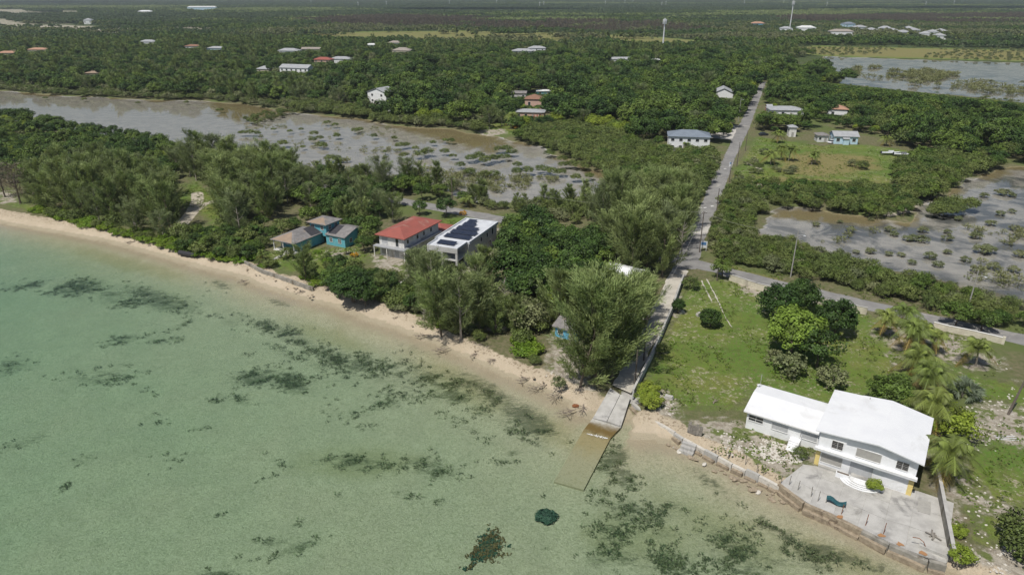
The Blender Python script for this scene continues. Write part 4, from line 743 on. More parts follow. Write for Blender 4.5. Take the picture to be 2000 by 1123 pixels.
far_house(562, 107, 40, 11, 3.6, 'hip', 2.2, 'white', 'grey_roof', 1, -8, 'wide grey-roofed bungalow above the townhouses', 3)
far_house(607, 103, 36, 9, 3.4, 'gable', 1.6, 'cream', 'taupe_roof', 1, 0, 'long beige bungalow right of the wide grey roof', 4)
far_house(783, 107, 36, 12, 3.8, 'hip', 2.6, 'cream', 'taupe_roof', 1, -10, 'house with broad taupe hip roof among the pines', 3)
far_house(770, 90, 26, 10, 3.4, 'hip', 2.0, 'white', 'taupe_roof', 1, -6, 'smaller taupe roof just behind the broad taupe one', 2)
far_house(725, 94, 24, 9, 3.2, 'hip', 1.4, 'white', 'pale_roof', 1, 0, 'white roof peeping from the trees left of the taupe roofs', 2)
far_house(1020, 108, 42, 12, 3.8, 'hip', 2.0, 'white', 'grey_roof', 1, -6, 'white villa with grey hip roofs on the ridge of trees', 4)
far_house(1048, 106, 34, 11, 5.6, 'hip', 2.0, 'white', 'grey_roof', 2, -6, 'two-storey grey-roofed block joined to the white villa', 3)
far_house(1213, 124, 40, 9, 3.4, 'gable', 1.6, 'white', 'grey_roof', 1, 0, 'long white house with grey gable roof in the dark canopy', 5)
far_house(1282, 124, 16, 7, 2.8, 'hip', 1.0, 'white', 'pale_roof', 1, 0, 'small white-roofed house right of the long white one', 2)
far_house(1527, 131, 21, 10, 3.4, 'hip', 2.2, 'white', 'white_roof', 1, 0, 'bright white pyramid roof at the edge of the lake trees', 2)
far_house(1413, 153, 12, 6, 3.4, 'hip', 1.4, 'pink', 'red_roof', 1, 0, 'little red roof hidden behind the chapel trees', 1)
far_house(288, 92, 30, 10, 5.6, 'hip', 2.0, 'white', 'grey_roof', 2, -5, 'two-storey house with grey roof in the left-hand trees', 2)
far_house(375, 98, 30, 10, 3.8, 'hip', 1.6, 'white', 'brown_roof', 1, -5, 'bungalow with reddish brown hip roof at upper left', 2)
far_house(421, 103, 34, 10, 4.2, 'hip', 1.6, 'ltblue', 'grey_roof', 1, -5, 'pale blue house beside the reddish brown roof', 3)
far_house(12, 112, 36, 10, 3.8, 'hip', 1.6, 'cream', 'orange_roof', 1, 0, 'orange-roofed house at the left edge of the picture', 2)
far_house(72, 105, 36, 10, 3.8, 'hip', 1.6, 'cream', 'orange_roof', 1, 0, 'second orange-roofed house from the left edge', 3)
far_house(180, 152, 26, 7, 3.2, 'hip', 1.2, 'cream', 'shingle_brown', 1, 0, 'small tan-roofed house sunk in the trees beyond the lagoon', 2, clear=2)
far_house(1481, 52, 26, 14, 5.0, 'hip', 3.0, 'blue_paint', 'orange_roof', 1, 0, 'distant blue house with orange hip roof', 2)
for px, py, w_, h, wm, rm, lab in ((1535,63,24,5,'white','grey_roof','distant white house at the foot of the second mast'), (1575,64,34,7,'white','pale_roof','distant white villa right of the second mast'), (1644,74,44,8,'white','taupe_roof','long white and tan distant apartment block'), (1660,57,22,8,'ltblue','slate_roof','distant pale blue tower house above the apartment block'), (1683,60,24,5,'white','grey_roof','distant grey-roofed house beside the pale blue tower house'),
    (395,22,54,12,'ltblue','pale_roof','very large pale blue roofed building near the horizon'), (282,28,28,7,'white','white_roof','white building near the horizon left of the large blue roof'), (172,48,14,8,'white','grey_roof','white domed building on the far sandy clearing')):
    far_house(px, py, w_, 14, h, 'hip', 3, wm, rm, 1, random.uniform(-15, 15), lab, 3, clear=16)
for i, (px, py) in enumerate(((1705,66),(1727,62),(1748,67),(1768,71),(1788,66),(1806,74),(1822,70),(1838,78),(1775,62),(1842,68))):
    o = far_house(px, py, random.uniform(16, 24), 14, 5, 'hip', 3.2, 'white', 'grey_roof', 1, random.uniform(-30, 30), 'grey-roofed white house in the distant estate beyond the lake', 2, clear=10); o['group'] = 'grey-roofed houses of the distant estate'
# porch posts of the pink house
for i in range(3):
    p = g(1043 + i * 6, 235); tag(MB().box(-.2, .2, -.2, .2, 0, 2.6).build('porch_post', 'redpaint', loc=(p.x, p.y, L)), 'bright red porch post in front of the pink house', 'post', 'red porch posts')
# ---- masts, poles, wires, signs
def mast(px, py, h, label):
    p = g(px, py); r = empty('radio_mast', p, 0, label, 'mast'); MB().tube([(0, 0, 0), (0, 0, h)], [.9, .55], 8).build('pole', 'signwhite', r)
    for k in range(6): a = k * math.pi / 3; MB().box(-.35, .35, -.2, .2, h - 6, h - 1).build('antenna', 'signwhite', r, loc=(1.9 * math.cos(a), 1.9 * math.sin(a), 0), rz=a + 1.57)
    MB().tube([(1.9 * math.cos(a), 1.9 * math.sin(a), h - 3.5) for a in [k * math.pi / 6 for k in range(13)]], .12).build('ring', 'steel', r)
mast(1294, 99, 33, 'tall white cell mast rising from the trees in the middle distance'); mast(1541, 66, 47, 'second white cell mast far off near the estate')
TOPS = {}
def pole(key, px, py, h, label, mat='wood_pole', arm=True, lean=(0, 0), rz=0.4, lamp=False, r0=.15):
    p = g(px, py); r = empty('utility_pole', p, rz, label, 'utility pole'); r.rotation_euler = (lean[0], lean[1], rz)
    MB().tube([(0, 0, -.3), (0, 0, h)], [r0, r0 * .65], 7).build('shaft', mat, r)
    if arm:
        MB().box(-.9, .9, -.06, .06, h - .55, h - .42).build('crossarm', mat, r)
        for x in (-.8, 0, .8): MB().tube([(x, 0, h - .42), (x, 0, h - .22)], .05).build('insulator', 'signwhite', r)
    if lamp: la = MB().tube([(0, 0, h - 1.2), (0, -.8, h - .8), (0, -1.5, h - .8)], .05).build('lamp_arm', 'steel', r); MB().box(-.14, .14, -1.9, -1.45, h - .88, h - .74).build('lamp_head', 'signwhite', la)
    TOPS[key] = p + Vector((0, 0, h - .3)); return r
pole('a', 1366, 493, 10.5, 'dark wooden utility pole at the road junction by the sign')
pole('b', 1399, 418, 7.5, 'wooden utility pole on the right verge past the pale road patch', arm=False); pole('c', 1439, 326, 9, 'wooden utility pole opposite the roadside tree shadow', arm=False)
pole('d', 1455.5, 295, 8, 'wooden utility pole near the parking yard entrance', arm=False); pole('e', 1441.5, 240, 12, 'grey street lamp pole on the left kerb by the parking yard', 'pole_grey', False, lamp=True)
pole('f', 1488, 197, 11, 'utility pole at the far end of the main road', arm=False); pole('h', 1424, 356, 7, 'short wooden pole on the right verge of the main road', arm=False)
pole('p', 1544, 541, 11, 'tall grey utility pole beside the coast road and mangroves', 'pole_grey', False, rz=.6, lamp=True)
pole('q', 1888, 610, 9, 'dark pole with a lamp among the roadside bushes at right', 'pole_grey', False, lamp=True)
pole('l1', 1257, 704, 8.5, 'dark wooden pole standing in the lane beside the wall'); pole('l2', 1240, 752, 6.5, 'shorter wooden pole at the seaward end of the lane', arm=False)
pole('w1', 576, 342, 9, 'dark utility pole against the lagoon above the turquoise house', arm=False); pole('w2', 884, 405, 9, 'utility pole behind the trees near the solar house')
pole('r', 1969, 809, 6.0, 'leaning dark pole on the rubble plot at the right edge', lean=(0, R(14)), arm=False, r0=.2)
pole('v', 432, 424, 8, 'pale bare pole standing beside the sandy track', 'pole_grey', True, r0=.12); pole('s', 1400, 548, 3.0, 'short dark gate post at the lawn entrance', arm=False)
def wire(a, b_, sag, label):
    A_, B_ = (TOPS[a] if isinstance(a, str) else a), (TOPS[b_] if isinstance(b_, str) else b_); pts = [A_.lerp(B_, t) - Vector((0, 0, sag * 4 * t * (1 - t))) for t in [k / 10 for k in range(11)]]
    tag(MB().tube(pts, .022, 4).build('overhead_wire', 'pole_grey'), label, 'wire')
wire('a', 'p', 1.2, 'overhead wire from the junction pole to the tall grey pole'); wire('p', 'q', 1.6, 'overhead wire along the coast road mangroves at right'); wire('a', 'l1', 1.3, 'overhead wire above the sandy lane'); wire('a', 'w2', 1.6, 'overhead wire from the junction pole over the casuarinas')
wire('q', g(2160, 640) + Vector((0, 0, 9)), 1.5, 'overhead wire leaving the picture at right'); wire('a', 'b', .8, 'overhead wire along the main road verge'); wire('b', 'h', .8, 'overhead wire between the two nearest verge poles'); wire('h', 'c', .6, 'overhead wire beside the tree shadow on the road'); wire('c', 'd', .6, 'overhead wire near the parking yard entrance'); wire('d', 'f', 1.6, 'overhead wire at the far end of the main road')
sg = empty('road_sign', g(1373, 490), R(-12), 'white notice board on two legs at the junction', 'sign'); MB().box(-.85, .85, -.04, .04, .8, 2.5).build('board', 'signwhite', sg); MB().box(-.6, .6, -.055, -.041, 1.5, 2.3).build('notice', 'signblue', sg); [MB().box(x - .05, x + .05, -.03, .03, 0, .8).build('leg', 'signwhite', sg) for x in (-.7, .7)]
sg = empty('road_sign', g(1426, 331), R(-12), 'small white and blue roadside sign on the right verge', 'sign'); MB().box(-.5, .5, -.04, .04, 1.0, 2.6).build('board', 'signwhite', sg); MB().box(-.05, .05, .041, .12, 0, 2.2).build('post', 'steel', sg); MB().box(-.35, .35, -.055, -.041, 1.9, 2.5).build('notice', 'signblue', sg)
# ---- vehicles
def car(px, py, rz, mat, label, loc=None):
    p = loc or g(px, py); r = empty('parked_car', (p.x, p.y, L + .03), rz, label, 'car')
    def loft(secs, name, m_, par):
        b_ = MB(); vs = []; fs = []
        for (x, w0, z0, w1, z1) in secs: vs += [(x, -w0, z0), (x, w0, z0), (x, w1, z1), (x, -w1, z1)]
        for i in range(len(secs) - 1):
            for k in range(4): fs.append((4*i+k, 4*i+(k+1) % 4, 4*i+4+(k+1) % 4, 4*i+4+k))
        fs += [(3, 2, 1, 0), tuple(4 * (len(secs) - 1) + k for k in range(4))]; return b_.add(vs, fs).build(name, m_, par)
    loft([(-2.1, .75, .35, .7, .75), (-1.9, .86, .25, .82, .92), (-.8, .88, .22, .84, .98), (.9, .88, .22, .84, .96), (1.8, .86, .25, .8, .85), (2.1, .72, .35, .68, .65)], 'body', mat, r)
    cb = loft([(-1.6, .8, .94, .72, 1.0), (-1.0, .8, .97, .66, 1.42), (.2, .8, .97, .66, 1.44), (1.0, .8, .95, .72, .99)], 'cabin', 'glass', r); MB().box(-1.0, .25, -.64, .64, 1.441, 1.48).build('roof_panel', mat, cb)
    for x in (-1.3, 1.3):
        for y in (-.8, .8): MB().tube([(x, y - .1, .31), (x, y + .1, .31)], .31, 10).build('wheel', 'tyre', r)
    return r
car(1425, 250, R(5), 'carwhite', 'white saloon car parked in the paved yard by the road'); car(1491, 265, R(10), 'cardark', 'dark car parked under the trees right of the road'); car(1624, 280, R(40), 'carwhite', 'white car between the grey hut and the pale blue cottage')
car(1026, 238, R(8), 'carwhite', 'white car parked in front of the pink house'); car(1013, 242, R(30), 'cargrey', 'grey car parked beside the white one at the pink house'); car(1225, 242, R(5), 'cardark', 'dark pickup under the trees near the lagoon mangroves')
car(757, 219, R(-25), 'carwhite', 'white car on the lagoon bank below the tall gabled house'); car(767, 213, R(-25), 'cargrey', 'silver car behind the white one on the lagoon bank'); car(978, 462, R(-20), 'cardark', 'black car in the yard of the solar house', Vector((-1.2, 166, L)))
for px, rz, lab in ((1739, -6, 'white motorboat on the grass left of the other'), (1764, -14, 'grey motorboat on the grass right of the other')):
    p = g(px, 303 if px < 1750 else 306); r = empty('beached_boat', (p.x, p.y, L), R(rz), lab, 'boat'); b_ = MB(); vs = []
    for x, w_, z0, z1 in ((-3.4, .95, .25, .95), (-1.5, 1.1, .15, 1.0), (1.0, 1.05, .15, 1.1), (2.6, .6, .3, 1.25), (3.5, .06, .7, 1.4)): vs += [(x, 0, z0), (x, w_, z1), (x, -w_, z1)]
    b_.add(vs, [f for i in range(4) for f in ((3*i, 3*i+1, 3*i+4, 3*i+3), (3*i, 3*i+3, 3*i+5, 3*i+2), (3*i+1, 3*i+2, 3*i+5, 3*i+4))] + [(0, 2, 1)]).build('hull', 'boat', r); MB().box(-.9, .9, -.5, .5, 1.05, 1.7).build('console', 'cargrey' if px > 1750 else 'boat', r); MB().box(-3.9, -3.45, -.25, .25, .5, 1.5).build('outboard_motor', 'cardark', r)
# ---- beach finds
p = g(367, 500, .9); o = MB().tube([(-2.6, 0, .4), (-2.55, 0, .55), (2.3, 0, .55), (2.5, 0, .4)], [.35, .6, .6, .4], 12).build('black_float', 'black_rubber', loc=(p.x, p.y, .9), rz=R(-24), smooth=False); tag(o, 'black cylindrical float washed up under the bushes', 'float')
def branchy(name, loc, rz, size, mat, seed, up=.25, nb=14):
    rr = random.Random(seed); m_ = MB(); m_.tube([(0, 0, .12), (size * .5, .1, .25), (size, -.1, .15 + up)], [.07, .055, .02], 5)
    for i in range(nb):
        t = rr.uniform(.15, .95) * size; a = rr.uniform(-1.2, 1.2); ln = rr.uniform(.25, .6) * size; e = (t + ln * math.cos(a), ln * math.sin(a) * .9, .15 + rr.uniform(0, up * 2) * ln)
        mid = (t + ln * .5 * math.cos(a), ln * .55 * math.sin(a), .2 + up * ln * .3); m_.tube([(t, 0, .2), mid, e], [.038, .03, .01], 4)
        for k in range(2): a2 = a + rr.uniform(-.9, .9); m_.tube([mid, (mid[0] + ln * .4 * math.cos(a2), mid[1] + ln * .4 * math.sin(a2), mid[2] + rr.uniform(-.05, .3))], [.024, .008], 4)
    return m_.build(name, mat, loc=loc, rz=rz)
for i, (px, py, rz, s, lab) in enumerate(((485,548,-2.2,2.6,'single dark stick lying on the wet sand'), (1035,738,-2.4,3.2,'tangle of grey driftwood below the bright green creeper'), (1068,752,-2.6,4.0,'long driftwood branches on the beach beside the leaning casuarinas'), (1098,765,-2.2,4.5,'driftwood heap at the foot of the leaning casuarinas'), (1125,800,-2.5,4.2,'dead branches hanging over the water left of the ramp'), (1140,790,-1.8,3.6,'dark fallen branches right beside the ramp'), (838,655,-2.7,3.6,'bare grey branches on the sand left of the beach casuarina'), (880,680,-2.5,4.2,'fallen branches below the beach casuarina'), (935,690,-2.3,3.0,'dead twigs on the bank right of the beach casuarina'), (795,620,-2.8,3.0,'grey branches on the sand under the olive shrubs'), (600,570,-2.6,2.6,'driftwood at the end of the weathered seawall'), (970,700,-2.2,2.8,'low driftwood tangle on the eroded bank'), (270,472,-2.5,3.4,'fallen branches under the left casuarinas at the beach'))):
    o = branchy('driftwood', g(px, py, .5), rz, s * .75, 'drift', i + 3); tag(o, lab, 'driftwood')
p = g(1124, 793, .25); tag(link('rusty_drum', rockmesh('rusty_drum', 'rust', 77, .9), None, (p.x, p.y, .3)), 'crushed rusty drum at the water edge left of the ramp', 'drum').scale = (.6, .5, .5)
for px, py, lab in ((1331, 612, 'small pale concrete block on the lawn'), (1365, 617, 'second pale concrete block on the lawn')):
    p = g(px, py); tag(MB().box(-.5, .5, -.4, .4, 0, .45).box(-.3, .3, -.25, .25, .45, .75).build('concrete_plinth', 'concrete_light', loc=(p.x, p.y, L), rz=.3), lab, 'plinth')
p = g(1306, 778); tag(MB().box(-.7, .7, -.45, .45, 0, .25).box(-.6, .6, -.35, .35, .25, .5).build('stone_bench', 'concrete', loc=(p.x, p.y, L), rz=-.5), 'grey stone bench near the bright green hedge', 'bench')
p = g(1393, 790); tag(branchy('dead_stump', (p.x, p.y, L), 1.0, 1.3, 'drift', 88, .5, 5), 'dark dead stump in the rough grass by the plank gate', 'stump')
pp = empty('white_pipes', g(1968, 858), 0, 'loose white plastic pipes lying on the rubble', 'pipes'); [MB().tube([(-1.5, i * .4, .06), (1.5, -.3 + i * .5, .06)], .06).build('pipe', 'signwhite', pp) for i in range(3)]

for i, px in enumerate((608, 700, 755, 878, 970, 1054, 1062, 1182, 1220, 1236, 1292, 1300, 1453, 1530, 1614, 1807, 1862)):
    p = g(px, 9 + (i * 7) % 9); o = MB().tube([(0, 0, 0), (0, 0, 24)], [.9, .6], 5).box(-3, 3, -.4, .4, 20, 21).build('distant_pylon', 'signwhite', loc=(p.x, p.y, L)); tag(o, 'thin pale power pylon rising from the wood on the horizon', 'pylon', 'power pylons on the horizon')

# ------------------------------------------------------------------ vegetation: shapes
def rnd_unit(n):
    v = RNG.normal(size=(n, 3)); return v / np.linalg.norm(v, axis=1)[:, None]
def cards(P, Nrm, sz, aspect=.6):                                      # leaf quads centred on P, facing about Nrm
    n = len(P); t = np.cross(Nrm, rnd_unit(n)); t /= np.linalg.norm(t, axis=1)[:, None] + 1e-9; b_ = np.cross(Nrm, t)
    s = sz[:, None]; return np.stack([P - t * s, P - b_ * s * aspect, P + t * s, P + b_ * s * aspect], 1).reshape(-1, 3)
def crown_broad(name, mat, h, r, nclump, nleaf, leaf, base=.25, squash=1.0):
    """many leaf clumps on an uneven dome, each a little ball of leaves; gaps are left between the clumps"""
    P = []; Nn = []; S = []; T = []
    lob = rnd_unit(7); lob[:, 2] = np.abs(lob[:, 2]) * .7
    for i in range(nclump):
        d = rnd_unit(1)[0]; d[2] = abs(d[2]) * 1.1 - .25; d /= np.linalg.norm(d)
        rad = RNG.uniform(.62, 1.0) * (.78 + .3 * max(0, (lob @ d).max()) ** 3)
        c = np.array([d[0] * r * rad, d[1] * r * rad, h * base + (h * (1 - base)) * (.42 + .55 * d[2] * rad * squash)])
        cr = r * RNG.uniform(.2, .34) * (1 if nclump < 100 else .75); q = rnd_unit(nleaf); q[:, 2] = q[:, 2] * .75 + .12
        P.append(c + q * cr * RNG.uniform(.7, 1.0, (nleaf, 1))); nn = q * .8 + d * .4 + np.array([0, 0, .7]) + RNG.normal(size=(nleaf, 3)) * .62; Nn.append(nn / np.linalg.norm(nn, axis=1)[:, None])
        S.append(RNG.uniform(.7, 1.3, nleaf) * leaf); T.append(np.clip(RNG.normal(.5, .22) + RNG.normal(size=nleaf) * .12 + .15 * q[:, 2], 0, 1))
    return polymesh(name, cards(np.concatenate(P), np.concatenate(Nn), np.concatenate(S)), 4, mat, np.concatenate(T))
def crown_casu(name, mat, h, r, nbr, nsp, ln=1.1, wd=.085, bare=.1, lean=0.0, far=False):
    """feathery casuarina: boughs sweeping out and up, brushed with long thin sprays that catch the light from above"""
    P = []; T = []
    for i in range(nbr):
        f = bare + (.93 - bare) * ((i + RNG.random()) / nbr) ** 1.15; a = i * 2.399 + RNG.normal() * .35
        prof = (1 - f) ** .55 * RNG.uniform(.35, 1.25) * (.62 if f < bare + .08 else 1.0) + .06; R_ = r * prof; o = np.array([lean * h * f * f, 0, h * f])
        rise = min(R_ * RNG.uniform(.55, 1.5), h * RNG.uniform(.92, 1.08) - h * f); rise = max(rise, .3); tone = np.clip(RNG.normal(.5, .2), 0, 1)
        t = RNG.uniform(.12, 1.0, nsp) ** .75; hd = np.array([math.cos(a), math.sin(a), 0])
        b0 = o + hd * (R_ * t ** .85)[:, None]; b0[:, 2] += rise * t ** 1.5; b0 += RNG.normal(size=(nsp, 3)) * np.array([.3, .3, .22]) * (.4 + .9 * t[:, None]) * (r / 4.5)
        d = hd * R_ + np.array([0, 0, rise * 1.4]); d /= np.linalg.norm(d)
        q = d * 1.0 + rnd_unit(nsp) * .62 + np.array([0, 0, .22]); q /= np.linalg.norm(q, axis=1)[:, None]; sl = ln * RNG.uniform(.55, 1.3, nsp)[:, None]
        upv = np.array([0, 0, 1.0]) + rnd_unit(nsp) * 1.1; side = np.cross(q, upv); side /= np.linalg.norm(side, axis=1)[:, None] + 1e-6; w_ = wd * RNG.uniform(.7, 1.4, nsp)[:, None]
        tip = b0 + q * sl - np.array([0, 0, .2]) * sl; mid = b0 + q * sl * .5
        P.append(np.stack([b0, mid - side * w_, tip, mid + side * w_], 1).reshape(-1, 3)); T.append(np.clip(tone + RNG.normal(size=nsp) * .15 + .25 * (t - .6), 0, 1))
    return polymesh(name, np.concatenate(P), 4, mat, np.concatenate(T))
def trunk_mesh(name, h, r0, nb, spread, mat='bark', seed=0, lean=0.0):
    rr = random.Random(seed); m_ = MB(); k = 5; m_.tube([(lean * h * (i / k) ** 2 + rr.uniform(-.12, .12) * (i > 0), rr.uniform(-.12, .12) * (i > 0), h * i / k - (.3 if i == 0 else 0)) for i in range(k + 1)], [r0 * (1 - .85 * i / k) for i in range(k + 1)], 6)
    for i in range(nb):
        a = i * 2.4 + rr.random(); z = h * rr.uniform(.3, .85); f = z / h; s = spread * (1 - f) ** .5 * rr.uniform(.6, 1)
        m_.tube([(lean * h * f * f, 0, z), (lean * h * f * f + s * .5 * math.cos(a), s * .5 * math.sin(a), z + s * .35), (lean * h * f * f + s * math.cos(a), s * math.sin(a), z + s * .85)], [r0 * .4, r0 * .25, r0 * .08], 4)
    me = bpy.data.meshes.new(name); me.from_pydata(m_.v, [], m_.f); me.materials.append(M[mat]); return me
def palm_parts(h, nf, ln, seed, bend):
    rr = random.Random(seed); k = 7; pts = [(bend * (i / k) ** 2 * h * .25, 0, h * i / k - (.2 if i == 0 else 0)) for i in range(k + 1)]
    m_ = MB().tube(pts, [.2 - .07 * i / k for i in range(k + 1)], 7); tm = bpy.data.meshes.new('trunk'); tm.from_pydata(m_.v, [], m_.f); tm.materials.append(M['palm_bark'])
    top = np.array(pts[-1]); out = []
    for old in (False, True):
        Q = []; T = []
        for i in range(nf if not old else max(3, nf // 6)):
            a = i * 2.399 + rr.random() * .4 + (1 if old else 0); el = rr.uniform(.25, 1.25) if not old else rr.uniform(-.7, -.1); L_ = ln * rr.uniform(.8, 1.1); dr = rr.uniform(.5, .9) if not old else .5
            hd = np.array([math.cos(a), math.sin(a), 0]); sd = np.array([-math.sin(a), math.cos(a), 0]); prev = None; tone = rr.random()
            for j in range(13):
                t = j / 12; p = top + hd * L_ * t * math.cos(el) + np.array([0, 0, L_ * (math.sin(el) * t - dr * t * t)])
                if prev is not None:
                    w_ = .06; Q += [prev - sd * w_, p - sd * w_ * .6, p + sd * w_ * .6, prev + sd * w_]; T.append(tone)
                    if j > 1:
                        ll = L_ * .27 * math.sin(math.pi * min(1, .18 + .82 * t * .95)) + .12; d = (p - prev) / (np.linalg.norm(p - prev) + 1e-6)
                        for s in (-1, 1):
                            for q_ in (0, .5):
                                b0 = prev + (p - prev) * q_; tip = b0 + sd * s * ll * .8 + d * ll * .55 + np.array([0, 0, -ll * (.45 + .3 * rr.random())]); wv = d * .12
                                Q += [b0 - wv * .5, b0 + wv * .5, tip, tip - wv * .2]; T.append(np.clip(tone + rr.uniform(-.2, .2), 0, 1))
                prev = p
        out.append(polymesh('fronds' if not old else 'dead_fronds', np.array(Q), 4, 'palm' if not old else 'palm_old', T))
    return tm, out[0], out[1]
TREES = {}
def reg(key, variants): TREES[key] = variants                          # each variant: list of (part name, mesh)
reg('casu', [[('trunk', trunk_mesh('trunk', 13, .26, 8, 3.0, seed=s)), ('crown', crown_casu('crown', 'casuarina', 15, 6.0, 30, 230, 1.15, .058, .06))] for s in range(4)])
reg('casu_grey', [[('trunk', trunk_mesh('trunk', 13, .28, 10, 3.6, 'dead_wood', seed=s + 5)), ('crown', crown_casu('crown', 'casuarina_grey', 14, 6.4, 26, 200, 1.15, .052, .1))] for s in range(3)])
reg('casu_young', [[('trunk', trunk_mesh('trunk', 6, .12, 4, 1.2, seed=s + 9)), ('crown', crown_casu('crown', 'casuarina', 7.5, 2.6, 28, 80, .95, .055, .03))] for s in range(3)])
reg('broad', [[('trunk', trunk_mesh('trunk', 5.5, .25, 7, 3.2, seed=s + 12)), ('crown', crown_broad('crown', 'broad', 8, 4.2, 42, 60, .27))] for s in range(4)])
reg('dark', [[('trunk', trunk_mesh('trunk', 5.5, .25, 7, 3.2, seed=s + 16)), ('crown', crown_broad('crown', 'broad_dark', 8, 4.2, 40, 60, .27))] for s in range(3)])
reg('light', [[('trunk', trunk_mesh('trunk', 4.5, .2, 6, 2.6, seed=s + 20)), ('crown', crown_broad('crown', 'broad_light', 7, 3.8, 46, 46, .24))] for s in range(2)])
reg('mangrove', [[('stem', trunk_mesh('stem', 1.8, .1, 6, 1.4, seed=s + 24)), ('crown', crown_broad('crown', 'mangrove', 3.2, 2.2, 58, 30, .14, .1))] for s in range(4)])
reg('scrub', [[('stem', trunk_mesh('stem', 1.8, .1, 6, 1.4, seed=s + 28)), ('crown', crown_broad('crown', 'dull', 3.0, 2.1, 30, 36, .17, .1))] for s in range(3)])
reg('creeper', [[('stem', trunk_mesh('stem', .7, .06, 4, .8, seed=s + 31)), ('crown', crown_broad('crown', 'vine', 1.3, 1.9, 30, 40, .15, .0))] for s in range(2)])
reg('hedge', [[('stem', trunk_mesh('stem', 1.2, .08, 5, 1.0, seed=33)), ('crown', crown_broad('crown', 'broad_light', 2.6, 2.0, 60, 60, .12, .05))]])
reg('palm', [[p for p in zip(('trunk', 'fronds', 'dead_fronds'), palm_parts(3.6 + .5 * s, 28, 4.0, s, (-1) ** s * .5))] for s in range(4)])
reg('dense', [[('trunk', trunk_mesh('trunk', 6, .35, 9, 4, seed=s + 36)), ('crown', crown_broad('crown', mt, 8.5, 4.6, 130, 60, .24, .12))] for s, mt in enumerate(('broad', 'broad_dark', 'broad_bright'))])
reg('olive', [[('trunk', trunk_mesh('trunk', 3.5, .2, 9, 2.6, 'dead_wood', seed=40 + s)), ('crown', crown_broad('crown', 'dull', 6, 3.8, 60, 46, .22, .05))] for s in range(2)])
reg('deadtree', [[('trunk', trunk_mesh('trunk', 8, .2, 16, 3.4, 'dead_wood', seed=s + 44))] for s in range(3)])
reg('brown', [[('trunk', trunk_mesh('trunk', 11, .3, 14, 4, 'bark', seed=48)), ('crown', crown_casu('crown', 'brown_needles', 12, 4.6, 60, 22, 1.1, .05))]])
reg('flower', [[('stem', trunk_mesh('stem', .8, .05, 5, .8, seed=50)), ('crown', crown_broad('crown', 'flower', 1.3, 1.2, 22, 30, .12, .0))]])
fan = []
for i in range(46):
    d = rnd_unit(1)[0]; d[2] = abs(d[2]) + .1; d /= np.linalg.norm(d); s1 = np.cross(d, rnd_unit(1)[0]); s1 /= np.linalg.norm(s1); o_ = d * RNG.uniform(.7, 1.2) + np.array([0, 0, .6])
    for k in range(9): a = (k - 4) * .28; dd = d * math.cos(a) + s1 * math.sin(a); w_ = np.cross(dd, d + .01); w_ = w_ / (np.linalg.norm(w_) + 1e-6) * .05 + s1 * .05; fan += [o_, o_ + dd * .55 + w_, o_ + dd * 1.0 - np.array([0, 0, .15]), o_ + dd * .55 - w_]
reg('fanpalm', [[('stem', trunk_mesh('stem', 1.0, .12, 2, .3, 'palm_bark', seed=52)), ('fronds', polymesh('fronds', np.array(fan), 4, 'fanpalm', RNG.random(len(fan) // 4)))]])
NAMES = {'casu': 'casuarina_tree', 'casu_grey': 'casuarina_tree', 'casu_young': 'young_casuarina', 'broad': 'broadleaf_tree', 'dark': 'broadleaf_tree', 'light': 'almond_tree', 'mangrove': 'mangrove_bush', 'scrub': 'scrub_bush', 'creeper': 'creeper_patch', 'hedge': 'hedge_bush', 'palm': 'coconut_palm', 'dense': 'shade_tree', 'olive': 'sea_grape', 'deadtree': 'dead_tree', 'brown': 'dying_casuarina', 'flower': 'flowering_shrub', 'fanpalm': 'fan_palm'}
CATS = {'mangrove': 'bush', 'scrub': 'bush', 'creeper': 'creeper', 'hedge': 'bush', 'palm': 'palm', 'flower': 'shrub', 'fanpalm': 'palm'}
def plant(key, x, y, s=1.0, label='', group=None, var=None, sz=None, rz=None, z=L, tilt=None):
    v = TREES[key][(var if var is not None else random.randrange(99)) % len(TREES[key])]
    r = bpy.data.objects.new(NAMES[key], None); COL.objects.link(r); r.location = (x, y, z); r.rotation_euler = (tilt[0] if tilt else 0, tilt[1] if tilt else 0, random.random() * 6.28 if rz is None else rz)
    r.scale = (s, s, s * (sz or 1)); r.empty_display_size = .5; tag(r, label, CATS.get(key, 'tree'), group)
    for nm, me in v: o = bpy.data.objects.new(nm, me); COL.objects.link(o); o.parent = r
    return r
def plant_px(key, px, py, *a, **k): p = g(px, py); return plant(key, p.x, p.y, *a, **k)
# ------------------------------------------------------------------ vegetation: single trees that stand out
plant_px('dense', 1543, 690, 1.08, 'bright green round shade tree, largest of the group on the lawn', var=2); plant_px('dense', 1518, 622, .86, 'dark round shade tree behind the bright one, nearest the lane', var=1)
plant_px('dense', 1560, 606, .82, 'dark shade tree at the back of the lawn group by the roadside wall', var=1); plant_px('dense', 1630, 655, .8, 'dark shade tree on the right of the lawn group', var=1, sz=1.15)
plant_px('dark', 1594, 716, .82, 'slim dark tree in front of the lawn group', sz=1.1); plant_px('scrub', 1538, 732, 1.35, 'loose light shrub in front of the lawn trees'); plant_px('scrub', 1512, 712, .9, 'straggly low shrub left of the lawn trees'); plant_px('scrub', 1625, 755, 1.25, 'grey-green shrub alone on the lawn behind the white house')
plant_px('dense', 1387, 638, .46, 'dark round bush standing alone on the lawn', var=1); plant_px('mangrove', 1347, 565, .9, 'leafy bush against the top of the lane wall'); plant_px('dense', 1323, 612, .3, 'small dark bush beside the middle of the lane wall', var=1, sz=1.3)
plant_px('mangrove', 1292, 690, .6, 'small bush at the foot of the lane wall halfway down'); plant_px('broad', 1410, 543, .6, 'umbrella-shaped small tree at the lawn entrance')
